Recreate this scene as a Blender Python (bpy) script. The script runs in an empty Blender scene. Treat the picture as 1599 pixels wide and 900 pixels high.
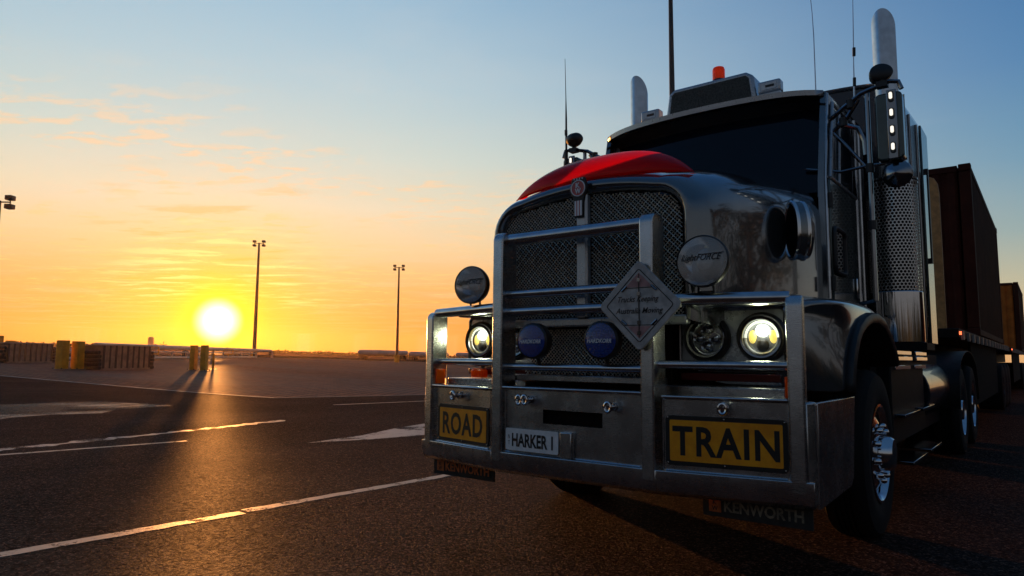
import bpy, bmesh, math, random
import numpy as np
from mathutils import Matrix, Vector
random.seed(7)
R = math.radians
scene = bpy.context.scene
col = scene.collection

# ------------------------------------------------------------------ camera
cam_d = bpy.data.cameras.new('camera')
cam_d.sensor_width = 36.0
cam_d.lens = 24.0
cam_d.clip_start = 0.05
cam_d.clip_end = 6000
cam = bpy.data.objects.new('camera', cam_d)
col.objects.link(cam)
CAM = Vector((2.06, -3.1, 1.1))
psi, pitch, roll = R(38.12521), R(5.784902), .008
fwd = Vector((-math.sin(psi)*math.cos(pitch), math.cos(psi)*math.cos(pitch), math.sin(pitch)))
rgt = Vector((math.cos(psi), math.sin(psi), 0))
upv = rgt.cross(fwd)
r_ = rgt*math.cos(roll) + upv*math.sin(roll)
u_ = upv*math.cos(roll) - rgt*math.sin(roll)
m = Matrix.Identity(4)
for i in range(3):
    m[i][0], m[i][1], m[i][2], m[i][3] = r_[i], u_[i], -fwd[i], CAM[i]
cam.matrix_world = m
scene.camera = cam

# ------------------------------------------------------------------ exposure
scene.view_settings.view_transform = 'Standard'
scene.view_settings.look = 'None'
scene.view_settings.exposure = 0.0
scene.view_settings.gamma = 1.0
scene.cycles.max_bounces = 8
scene.cycles.sample_clamp_indirect = 4.0

# ------------------------------------------------------------------ sun + sky
SUN = Vector((-0.8771, 0.4782, 0.0452)).normalized()
SUN_EL = math.asin(SUN.z)
SUN_AZ = math.atan2(SUN.x, SUN.y)
sd = bpy.data.lights.new('sun', 'SUN')
sd.energy = 5.0
sd.color = (1.0, .36, .08)
sd.angle = R(.6)
so = bpy.data.objects.new('sun', sd)
col.objects.link(so)
so.rotation_euler = (-SUN).to_track_quat('-Z', 'Y').to_euler()

world = bpy.data.worlds.new('World')
scene.world = world
world.use_nodes = True


class NT:
    """small helper for writing node trees"""
    def __init__(self, tree):
        self.t = tree
        self.n = tree.nodes
        self.l = tree.links

    def node(self, typ, **kw):
        nd = self.n.new(typ)
        for k, v in kw.items():
            setattr(nd, k, v)
        return nd

    def put(self, sock, v):
        if hasattr(v, 'is_output'):
            self.l.new(v, sock)
        elif v is not None:
            try:
                sock.default_value = v
            except Exception:
                sock.default_value = tuple(v) + (1.0,) if len(v) == 3 else v[:3]

    def math(self, op, a, b=None, c=None, clamp=False):
        nd = self.node('ShaderNodeMath', operation=op, use_clamp=clamp)
        for i, v in enumerate((a, b, c)):
            if v is not None:
                self.put(nd.inputs[i], v)
        return nd.outputs[0]

    def vmath(self, op, a, b=None):
        nd = self.node('ShaderNodeVectorMath', operation=op)
        self.put(nd.inputs[0], a)
        if b is not None:
            self.put(nd.inputs[1], b)
        return nd.outputs['Value'] if op in ('DOT_PRODUCT', 'LENGTH') else nd.outputs[0]

    def mix(self, f, a, b, typ='MIX'):
        nd = self.node('ShaderNodeMix', data_type='RGBA', blend_type=typ, clamp_factor=True)
        self.put(nd.inputs[0], f)
        self.put(nd.inputs[6], a if hasattr(a, 'is_output') else tuple(a) + (1.0,))
        self.put(nd.inputs[7], b if hasattr(b, 'is_output') else tuple(b) + (1.0,))
        return nd.outputs[2]

    def ramp(self, f, stops, interp='LINEAR'):
        nd = self.node('ShaderNodeValToRGB')
        cr = nd.color_ramp
        cr.interpolation = interp
        while len(cr.elements) < len(stops):
            cr.elements.new(.5)
        for e, (p, c) in zip(cr.elements, stops):
            e.position = p
            e.color = (c, c, c, 1) if isinstance(c, (int, float)) else tuple(c) + (1,)
        self.put(nd.inputs[0], f)
        return nd.outputs[0]

    def smooth(self, v, lo, hi):
        nd = self.node('ShaderNodeMapRange', interpolation_type='SMOOTHSTEP')
        self.put(nd.inputs[0], v)
        nd.inputs[1].default_value = lo
        nd.inputs[2].default_value = hi
        return nd.outputs[0]

    def noise(self, vec, scale, detail=3, rough=.55, dist=0.0):
        nd = self.node('ShaderNodeTexNoise')
        if vec is not None:
            self.put(nd.inputs['Vector'], vec)
        nd.inputs['Scale'].default_value = scale
        nd.inputs['Detail'].default_value = detail
        nd.inputs['Roughness'].default_value = rough
        nd.inputs['Distortion'].default_value = dist
        return nd.outputs['Fac']

    def mapping(self, vec, scale=(1, 1, 1), rot=(0, 0, 0), loc=(0, 0, 0)):
        nd = self.node('ShaderNodeMapping')
        self.put(nd.inputs[0], vec)
        nd.inputs[1].default_value = loc
        nd.inputs[2].default_value = rot
        nd.inputs[3].default_value = scale
        return nd.outputs[0]


def build_world():
    T = NT(world.node_tree)
    for nd in list(T.n):
        T.n.remove(nd)
    out = T.node('ShaderNodeOutputWorld')
    tc = T.node('ShaderNodeTexCoord')
    D = T.vmath('NORMALIZE', tc.outputs['Generated'])
    sx = T.node('ShaderNodeSeparateXYZ')
    T.put(sx.inputs[0], D)
    el = T.math('MULTIPLY', T.math('ARCSINE', sx.outputs[2]), 180/math.pi)
    e = T.math('DIVIDE', el, 40.0, clamp=True)
    dt = T.vmath('DOT_PRODUCT', D, tuple(SUN))
    ang = T.math('MULTIPLY', T.math('ARCCOSINE', T.math('MINIMUM', dt, .999999)), 180/math.pi)
    # elevation ramps (degrees / 40)
    near = T.ramp(e, [(0, (.86, .28, .05)), (.06, (.88, .33, .07)), (.14, (.90, .46, .155)), (.22, (.88, .62, .33)),
                      (.30, (.80, .70, .50)), (.40, (.62, .69, .62)), (.55, (.47, .62, .68)), (.72, (.36, .55, .69)), (.85, (.13, .29, .46)), (1, (.03, .12, .27))])
    far = T.ramp(e, [(0, (.80, .46, .20)), (.07, (.70, .54, .30)), (.14, (.46, .49, .37)), (.22, (.25, .39, .42)),
                     (.34, (.12, .29, .44)), (.5, (.065, .205, .42)), (.72, (.036, .145, .36)), (.85, (.03, .11, .28)), (1, (.018, .07, .19))])
    back = T.ramp(e, [(0, (.13, .12, .12)), (.15, (.17, .165, .17)), (.35, (.15, .17, .20)), (.7, (.07, .12, .20)), (1, (.03, .08, .17))])
    c = T.mix(T.smooth(ang, 16, 72), near, far)
    c = T.mix(T.smooth(ang, 60, 92), c, back)
    # thin cloud wisps on a high layer, around the sun's side of the sky
    zc = T.math('MAXIMUM', sx.outputs[2], .03)
    cb = T.node('ShaderNodeCombineXYZ')
    T.put(cb.inputs[0], T.math('DIVIDE', sx.outputs[0], zc))
    T.put(cb.inputs[1], T.math('DIVIDE', sx.outputs[1], zc))
    cv = T.mapping(cb.outputs[0], scale=(1, 1, 1), rot=(0, 0, R(-28)))
    n1 = T.noise(T.mapping(cv, scale=(4.0, 6.4, 1)), 1.0, 6, .60, .25)
    n2 = T.noise(T.mapping(cv, scale=(.75, 1.0, 1), loc=(3.1, .7, 0)), 1.0, 3, .55)
    cm = T.math('MULTIPLY', T.smooth(n1, .48, .62), T.smooth(n2, .44, .57))
    cm = T.math('MULTIPLY', cm, T.smooth(el, 2.0, 5.0))
    cm = T.math('MULTIPLY', cm, T.smooth(el, 23.0, 15.0))
    cm = T.math('MULTIPLY', cm, T.smooth(ang, 34.0, 16.0))
    ccol = T.ramp(T.math('DIVIDE', el, 25.0, clamp=True), [(0, (1, .60, .08)), (.25, (1, .62, .22)), (.5, (.98, .64, .34)), (1, (.92, .68, .48))])
    c = T.mix(T.math('MULTIPLY', cm, .68), c, ccol)
    # a very faint milky veil so that the blue is not perfectly smooth
    nv = T.noise(T.mapping(cv, scale=(.5, .9, 1)), 1.0, 5, .65, .5)
    c = T.mix(T.math('MULTIPLY', T.smooth(nv, .45, .75), T.math('MULTIPLY', .16, T.smooth(ang, 70.0, 20.0))), c, (.80, .72, .62))
    # fine altocumulus ripples close above the sun
    n3 = T.noise(T.mapping(cv, scale=(1.2, 2.2, 1)), 1.0, 6, .62, .4)
    rm = T.math('MULTIPLY', T.smooth(n3, .49, .62), T.math('MULTIPLY', T.smooth(el, 2.9, 5.0), T.smooth(ang, 10.0, 4.0)))
    c = T.mix(T.math('MULTIPLY', rm, .9), c, (1.0, .93, .42))
    dk = T.math('MULTIPLY', T.smooth(n3, .44, .32), T.math('MULTIPLY', T.smooth(el, 3.5, 5.5), T.smooth(ang, 16.0, 6.0)))
    c = T.mix(T.math('MULTIPLY', dk, .45), c, (.80, .42, .06))
    # aureole and disc
    g2 = T.math('POWER', 2.71828, T.math('MULTIPLY', T.math('POWER', T.math('DIVIDE', ang, 4.9), 1.5), -1.0))
    c = T.mix(g2, c, (1.0, .66, .0))
    g1 = T.math('POWER', 2.71828, T.math('MULTIPLY', T.math('POWER', T.math('DIVIDE', ang, 2.4), 2.5), -1.0))
    c = T.mix(g1, c, (1.0, .97, .0))
    c = T.mix(T.smooth(ang, 2.0, .4), c, (1.9, 1.85, 1.6))
    bg = T.node('ShaderNodeBackground')
    T.put(bg.inputs[0], c)
    bg.inputs[1].default_value = 1.0
    sky = T.node('ShaderNodeTexSky', sky_type='NISHITA')
    sky.sun_disc = False
    sky.sun_elevation = SUN_EL
    sky.sun_rotation = SUN_AZ
    sky.dust_density = 2.0
    bg2 = T.node('ShaderNodeBackground')
    T.put(bg2.inputs[0], sky.outputs[0])
    bg2.inputs[1].default_value = .006
    add = T.node('ShaderNodeAddShader')
    T.put(add.inputs[0], bg.outputs[0])
    T.put(add.inputs[1], bg2.outputs[0])
    T.l.new(add.outputs[0], out.inputs[0])


build_world()

# ------------------------------------------------------------------ materials
MATS = {}


def mat(name):
    mt = bpy.data.materials.new(name)
    mt.use_nodes = True
    T = NT(mt.node_tree)
    b = next(n for n in T.n if n.type == 'BSDF_PRINCIPLED')
    MATS[name] = mt
    return mt, T, b


def simple(name, colr, rough=.5, metal=0.0, spec=.5, var=.15, vscale=8.0, rvar=.1, bump=0.0, bscale=200.0, coat=0.0, emit=None, estr=0.0):
    mt, T, b = mat(name)
    tc = T.node('ShaderNodeTexCoord')
    g = T.node('ShaderNodeNewGeometry')
    P = g.outputs['Position']
    n = T.noise(P, vscale, 5, .6)
    lo = tuple(x*(1-var) for x in colr)
    hi = tuple(min(1, x*(1+var)) for x in colr)
    T.put(b.inputs['Base Color'], T.mix(T.smooth(n, .3, .7), lo, hi))
    n2 = T.noise(P, vscale*2.7, 5, .65)
    T.put(b.inputs['Roughness'], T.math('ADD', rough-rvar, T.math('MULTIPLY', n2, 2*rvar), clamp=True))
    b.inputs['Metallic'].default_value = metal
    b.inputs['Specular IOR Level'].default_value = spec
    b.inputs['Coat Weight'].default_value = coat
    b.inputs['Coat Roughness'].default_value = .04
    if bump:
        bp = T.node('ShaderNodeBump')
        bp.inputs['Strength'].default_value = bump
        bp.inputs['Distance'].default_value = .004
        T.put(bp.inputs['Height'], T.noise(P, bscale, 3, .6))
        T.put(b.inputs['Normal'], bp.outputs[0])
    if emit:
        b.inputs['Emission Color'].default_value = tuple(emit) + (1,)
        b.inputs['Emission Strength'].default_value = estr
    return mt


def make_materials():
    # brushed aluminium with scuffs and grime
    mt, T, b = mat('aluminium')
    P = T.node('ShaderNodeNewGeometry').outputs['Position']
    n = T.noise(P, 5.0, 6, .65)
    spots = T.smooth(T.noise(P, 60.0, 4, .7), .64, .74)
    base = T.mix(T.smooth(n, .3, .75), (.40, .41, .415), (.60, .61, .62))
    base = T.mix(T.math('MULTIPLY', spots, .6), base, (.16, .15, .14))
    T.put(b.inputs['Base Color'], base)
    b.inputs['Metallic'].default_value = 1.0
    br = T.noise(T.mapping(P, scale=(30, 30, 900)), 1.0, 3, .6)
    T.put(b.inputs['Roughness'], T.math('ADD', .17, T.math('ADD', T.math('MULTIPLY', n, .12), T.math('MULTIPLY', br, .08))))
    bp = T.node('ShaderNodeBump')
    bp.inputs['Strength'].default_value = .12
    bp.inputs['Distance'].default_value = .003
    T.put(bp.inputs['Height'], T.math('ADD', T.noise(P, 260.0, 2, .5), T.math('MULTIPLY', n, .6)))
    T.put(b.inputs['Normal'], bp.outputs[0])

    simple('chrome', (.62, .64, .67), .09, 1.0, rvar=.05, var=.06, vscale=6)
    simple('polished_tube', (.50, .52, .55), .22, 1.0, rvar=.06, var=.12, vscale=12)
    simple('dark_chrome', (.25, .26, .28), .14, 1.0, rvar=.05, var=.1)
    simple('body_paint', (.16, .175, .185), .15, .85, rvar=.05, var=.12, vscale=4, coat=1.0)
    simple('silver_paint', (.42, .45, .48), .28, .55, rvar=.06, var=.08, vscale=5, coat=.6)
    simple('white_paint', (.55, .56, .55), .35, 0, var=.1, vscale=9)
    simple('navy_paint', (.012, .018, .032), .22, .3, rvar=.08, coat=.5)
    simple('dark_green_paint', (.05, .075, .075), .22, .5, rvar=.05, coat=.6)
    simple('black_plastic', (.012, .012, .013), .45, 0, rvar=.1, var=.3, bump=.1)
    simple('black_void', (.004, .004, .004), .9, 0, spec=.1)
    simple('rubber', (.006, .006, .006), .8, 0, spec=.3, bump=.3, bscale=90)
    simple('chassis_black', (.008, .008, .008), .6, 0, spec=.2, var=.4, vscale=20)
    simple('glass_dark', (.004, .006, .012), .03, 0, spec=.35, rvar=.01)
    simple('glass_side', (.01, .014, .018), .04, 0, spec=.8, rvar=.01)
    simple('sign_yellow', (1.0, .33, .004), .45, 0, var=.18, vscale=14, bump=.05)
    simple('sign_black', (.008, .008, .008), .5, 0)
    simple('plate_white', (.78, .77, .75), .4, 0, var=.08, vscale=20)
    simple('badge_white', (.80, .80, .80), .35, 0, var=.03)
    simple('sticker_orange', (.45, .10, .012), .5, 0, var=.3, vscale=30)
    simple('flap_lettering', (.16, .13, .09), .6, 0, var=.5, vscale=40)
    simple('mudflap', (.02, .018, .016), .8, 0, var=.4, vscale=18, bump=.3, bscale=60)
    simple('placard_grey', (.40, .385, .37), .5, .25, var=.22, vscale=22, bump=.08)
    simple('placard_red', (.38, .20, .19), .5, 0, var=.2, vscale=22)
    simple('badge_red', (.45, .012, .02), .25, 0, coat=.6)
    simple('mesh_wire', (.62, .56, .46), .4, .7, var=.25, vscale=30)
    simple('gauze', (.05, .05, .042), .55, .3, var=.5, vscale=90, bump=.6, bscale=500)
    simple('lens_grey', (.55, .57, .58), .18, .3, var=.15, vscale=30, coat=.4)
    simple('yellow_bollard', (.62, .30, .012), .55, 0, var=.2, vscale=3)
    simple('galvanised', (.30, .29, .28), .5, .6, var=.2, vscale=6)
    simple('bin_grey', (.20, .165, .125), .7, 0, var=.3, vscale=3.5, bump=.2, bscale=30)
    simple('bin_lid', (.34, .32, .30), .6, .2, var=.2, vscale=3)
    simple('dark_stack', (.03, .026, .024), .8, 0, var=.5, vscale=8)
    simple('pole_steel', (.06, .06, .06), .5, .5, var=.2)
    simple('far_white', (.48, .45, .42), .6, 0, var=.2, vscale=.6)
    simple('far_dark', (.05, .04, .035), .8, 0, var=.3, vscale=.5)
    simple('far_silo', (.32, .27, .22), .7, 0, var=.2, vscale=.4)
    simple('tree_leaf', (.045, .05, .022), .8, 0, spec=.2, var=.5, vscale=.6)
    simple('bark', (.06, .045, .035), .9, 0, var=.3)
    simple('concrete_edge', (.30, .28, .26), .7, 0, var=.25, vscale=6, bump=.2, bscale=60)
    simple('tan_steel', (.50, .25, .08), .5, 0, var=.25, vscale=10, bump=.1, bscale=40)
    simple('tyre_rim', (.62, .64, .68), .12, 1.0, rvar=.05, var=.1, vscale=12)
    # rusty red container paint
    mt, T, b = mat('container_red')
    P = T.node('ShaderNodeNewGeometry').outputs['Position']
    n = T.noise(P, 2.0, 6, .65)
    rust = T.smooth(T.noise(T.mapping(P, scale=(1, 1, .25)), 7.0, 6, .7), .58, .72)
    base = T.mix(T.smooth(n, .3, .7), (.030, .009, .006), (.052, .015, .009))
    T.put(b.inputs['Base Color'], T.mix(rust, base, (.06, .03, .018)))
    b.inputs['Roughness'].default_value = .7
    b.inputs['Specular IOR Level'].default_value = .12
    simple('container_orange', (.42, .13, .02), .7, 0, spec=.15, var=.25, vscale=3)

    # coloured translucent plastics
    def plastic(name, colr, rough, trans, tint=None):
        mt, T, b = mat(name)
        P = T.node('ShaderNodeNewGeometry').outputs['Position']
        n = T.noise(P, 7.0, 4, .5)
        T.put(b.inputs['Base Color'], T.mix(n, tuple(x*.8 for x in colr), colr))
        b.inputs['Roughness'].default_value = rough
        b.inputs['Coat Weight'].default_value = .6
        b.inputs['Coat Roughness'].default_value = .03
        tr = T.node('ShaderNodeBsdfTranslucent')
        tr.inputs[0].default_value = tuple(tint or colr) + (1,)
        mx = T.node('ShaderNodeMixShader')
        mx.inputs[0].default_value = trans
        o = next(x for x in T.n if x.type == 'OUTPUT_MATERIAL')
        T.l.new(b.outputs[0], mx.inputs[1])
        T.l.new(tr.outputs[0], mx.inputs[2])
        T.l.new(mx.outputs[0], o.inputs[0])
    plastic('red_acrylic', (.70, .004, .010), .08, .78, (1.0, .010, .022))
    plastic('amber_plastic', (.80, .16, .006), .2, .6, (1.0, .26, .01))
    plastic('dull_red_lens', (.10, .004, .004), .25, .2)

    # blue honeycomb lamp cover
    mt, T, b = mat('blue_cover')
    P = T.node('ShaderNodeNewGeometry').outputs['Position']
    v = T.node('ShaderNodeTexVoronoi', feature='DISTANCE_TO_EDGE')
    v.inputs['Scale'].default_value = 70
    T.put(v.inputs['Vector'], P)
    cell = T.smooth(v.outputs[0], .0, .12)
    T.put(b.inputs['Base Color'], T.mix(cell, (.003, .014, .085), (.008, .045, .28)))
    b.inputs['Roughness'].default_value = .22
    b.inputs['Coat Weight'].default_value = .7
    bp = T.node('ShaderNodeBump')
    bp.inputs['Strength'].default_value = .4
    bp.inputs['Distance'].default_value = .003
    T.put(bp.inputs['Height'], cell)
    T.put(b.inputs['Normal'], bp.outputs[0])

    # clear glass pane (thin)
    mt, T, b = mat('clear_glass')
    g = T.node('ShaderNodeBsdfGlossy')
    g.inputs['Roughness'].default_value = .02
    tr = T.node('ShaderNodeBsdfTransparent')
    tr.inputs[0].default_value = (.9, .93, .93, 1)
    fr = T.node('ShaderNodeFresnel')
    fr.inputs[0].default_value = 1.5
    mx = T.node('ShaderNodeMixShader')
    T.put(mx.inputs[0], T.math('ADD', fr.outputs[0], .06))
    T.l.new(tr.outputs[0], mx.inputs[1])
    T.l.new(g.outputs[0], mx.inputs[2])
    o = next(x for x in T.n if x.type == 'OUTPUT_MATERIAL')
    T.l.new(mx.outputs[0], o.inputs[0])

    mt, T, b = mat('lamp_cover')
    b.inputs['Base Color'].default_value = (.50, .49, .47, 1)
    b.inputs['Metallic'].default_value = .5
    b.inputs['Roughness'].default_value = .2
    b.inputs['Coat Weight'].default_value = .8
    tr = T.node('ShaderNodeBsdfTransparent')
    mx = T.node('ShaderNodeMixShader')
    mx.inputs[0].default_value = .45
    o = next(x for x in T.n if x.type == 'OUTPUT_MATERIAL')
    T.l.new(tr.outputs[0], mx.inputs[1])
    T.l.new(b.outputs[0], mx.inputs[2])
    T.l.new(mx.outputs[0], o.inputs[0])

    def lamp(name, c, s):
        mt, T, b = mat(name)
        b.inputs['Base Color'].default_value = tuple(c) + (1,)
        b.inputs['Emission Color'].default_value = tuple(c) + (1,)
        b.inputs['Emission Strength'].default_value = s
    lamp('led_white', (1.0, .98, .80), 9.0)
    lamp('led_ring', (.92, .95, .78), 1.1)
    lamp('led_amber', (1.0, .74, .16), 1.0)
    lamp('led_marker', (1.0, .93, .80), 1.1)
    lamp('led_red', (1.0, .15, .05), 2.5)

    def rough_ground(T, colr, normal, gloss, rough):
        # stony ground: mostly diffuse with a weak facet sheen
        o = next(x for x in T.n if x.type == 'OUTPUT_MATERIAL')
        df = T.node('ShaderNodeBsdfDiffuse')
        gl = T.node('ShaderNodeBsdfGlossy')
        mx = T.node('ShaderNodeMixShader')
        T.put(df.inputs['Color'], colr)
        T.put(df.inputs['Normal'], normal)
        T.put(gl.inputs['Normal'], normal)
        gl.inputs['Color'].default_value = (.9, .9, .9, 1)
        gl.inputs['Roughness'].default_value = rough
        T.put(mx.inputs[0], gloss)
        T.l.new(df.outputs[0], mx.inputs[1])
        T.l.new(gl.outputs[0], mx.inputs[2])
        T.l.new(mx.outputs[0], o.inputs[0])

    # asphalt
    mt, T, b = mat('asphalt')
    P = T.node('ShaderNodeNewGeometry').outputs['Position']
    big = T.noise(P, .35, 5, .6)
    streak = T.noise(T.mapping(P, scale=(.5, .06, 1), rot=(0, 0, R(12))), 1.0, 5, .6)
    fine = T.noise(P, 75.0, 3, .7)
    vo = T.node('ShaderNodeTexVoronoi')
    vo.inputs['Scale'].default_value = 105
    T.put(vo.inputs['Vector'], P)
    vo2 = T.node('ShaderNodeTexVoronoi')
    vo2.inputs['Scale'].default_value = 60
    T.put(vo2.inputs['Vector'], P)
    r1 = T.node('ShaderNodeSeparateColor')
    T.put(r1.inputs[0], vo.outputs['Color'])
    r2 = T.node('ShaderNodeSeparateColor')
    T.put(r2.inputs[0], vo2.outputs['Color'])
    base = T.mix(T.smooth(big, .3, .7), (.014, .007, .0045), (.028, .014, .0095))
    base = T.mix(T.math('MULTIPLY', T.smooth(streak, .50, .70), .5), base, (.058, .036, .028))
    blotch = T.noise(P, .9, 6, .68, .6)
    base = T.mix(T.math('MULTIPLY', T.smooth(blotch, .52, .72), .55), base, (.007, .005, .0045))
    tracks = T.noise(T.mapping(P, scale=(2.2, .035, 1), rot=(0, 0, R(3))), 1.0, 4, .6)
    base = T.mix(T.math('MULTIPLY', T.smooth(tracks, .55, .68), .6), base, (.008, .006, .006))
    stone = T.math('ADD', T.math('MULTIPLY', r1.outputs[0], .6), T.math('MULTIPLY', r2.outputs[1], .4))
    base = T.mix(T.smooth(stone, .62, .92), base, (.18, .10, .07))
    base = T.mix(T.smooth(stone, .40, .12), base, (.008, .007, .007))
    bp = T.node('ShaderNodeBump')
    bp.inputs['Strength'].default_value = 1.0
    bp.inputs['Distance'].default_value = .007
    T.put(bp.inputs['Height'], T.math('ADD', T.math('MULTIPLY', stone, .9), T.math('MULTIPLY', fine, .5)))
    gl = T.math('MULTIPLY', T.math('ADD', .3, r2.outputs[0]), .026)
    rough_ground(T, base, bp.outputs[0], T.math('MULTIPLY', gl, T.math('ADD', .5, big)), .44)

    # block paving
    mt, T, b = mat('paving')
    P = T.node('ShaderNodeNewGeometry').outputs['Position']
    br = T.node('ShaderNodeTexBrick')
    T.put(br.inputs['Vector'], T.mapping(P, rot=(0, 0, R(4))))
    br.inputs['Scale'].default_value = 1.0
    br.inputs['Brick Width'].default_value = .46
    br.inputs['Row Height'].default_value = .30
    br.inputs['Mortar Size'].default_value = .045
    br.inputs['Color1'].default_value = (.17, .070, .036, 1)
    br.inputs['Color2'].default_value = (.25, .115, .062, 1)
    br.inputs['Mortar'].default_value = (.010, .007, .006, 1)
    big = T.noise(T.mapping(P, scale=(.05, .22, 1)), 1.0, 5, .6)
    base = T.mix(T.math('MULTIPLY', T.smooth(big, .4, .7), .5), br.outputs[0], (.07, .045, .035))
    bp = T.node('ShaderNodeBump')
    bp.inputs['Strength'].default_value = .8
    bp.inputs['Distance'].default_value = .012
    T.put(bp.inputs['Height'], T.math('ADD', T.math('MULTIPLY', br.outputs['Fac'], -1.0), T.math('MULTIPLY', T.noise(P, 40, 3, .6), .5)))
    rough_ground(T, base, bp.outputs[0], T.math('MULTIPLY', big, .13), .5)

    # worn white line paint
    def worn(name, colr, lo, hi, sc, stretch=(1, 1, 1)):
        mt, T, b = mat(name)
        P = T.node('ShaderNodeNewGeometry').outputs['Position']
        n = T.noise(T.mapping(P, scale=stretch), sc, 6, .7)
        f = T.noise(P, 80, 2, .6)
        mk = T.smooth(T.math('ADD', n, T.math('MULTIPLY', f, .25)), lo, hi)
        T.put(b.inputs['Base Color'], T.mix(T.noise(P, 20, 4, .6), tuple(x*.75 for x in colr), colr))
        b.inputs['Roughness'].default_value = .5
        bp = T.node('ShaderNodeBump')
        bp.inputs['Strength'].default_value = .5
        bp.inputs['Distance'].default_value = .004
        T.put(bp.inputs['Height'], f)
        T.put(b.inputs['Normal'], bp.outputs[0])
        tr = T.node('ShaderNodeBsdfTransparent')
        mx = T.node('ShaderNodeMixShader')
        T.put(mx.inputs[0], mk)
        o = next(x for x in T.n if x.type == 'OUTPUT_MATERIAL')
        T.l.new(tr.outputs[0], mx.inputs[1])
        T.l.new(b.outputs[0], mx.inputs[2])
        T.l.new(mx.outputs[0], o.inputs[0])
    worn('line_paint', (.52, .42, .32), .45, .60, 5.0)
    worn('old_paint', (.36, .33, .31), .46, .66, 2.2)
    worn('pale_stain', (.13, .10, .085), .50, .85, .8, (1, .35, 1))

    # perforated stainless guard: holes are cut by transparency
    mt, T, b = mat('perforated')
    uv = T.node('ShaderNodeUVMap')
    U = uv.outputs[0]
    s = T.node('ShaderNodeSeparateXYZ')
    T.put(s.inputs[0], U)
    def dots(ox, oy):
        fx = T.math('SUBTRACT', T.math('FRACT', T.math('ADD', s.outputs[0], ox)), .5)
        fy = T.math('MULTIPLY', T.math('SUBTRACT', T.math('FRACT', T.math('ADD', s.outputs[1], oy)), .5), 1.732)
        return T.math('SQRT', T.math('ADD', T.math('MULTIPLY', fx, fx), T.math('MULTIPLY', fy, fy)))
    d = T.math('MINIMUM', dots(0, 0), dots(.5, .5))
    hole = T.smooth(d, .36, .40)
    b.inputs['Base Color'].default_value = (.50, .51, .52, 1)
    b.inputs['Metallic'].default_value = 1.0
    b.inputs['Roughness'].default_value = .25
    tr = T.node('ShaderNodeBsdfTransparent')
    mx = T.node('ShaderNodeMixShader')
    T.put(mx.inputs[0], hole)
    o = next(x for x in T.n if x.type == 'OUTPUT_MATERIAL')
    T.l.new(tr.outputs[0], mx.inputs[1])
    T.l.new(b.outputs[0], mx.inputs[2])
    T.l.new(mx.outputs[0], o.inputs[0])


make_materials()


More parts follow.
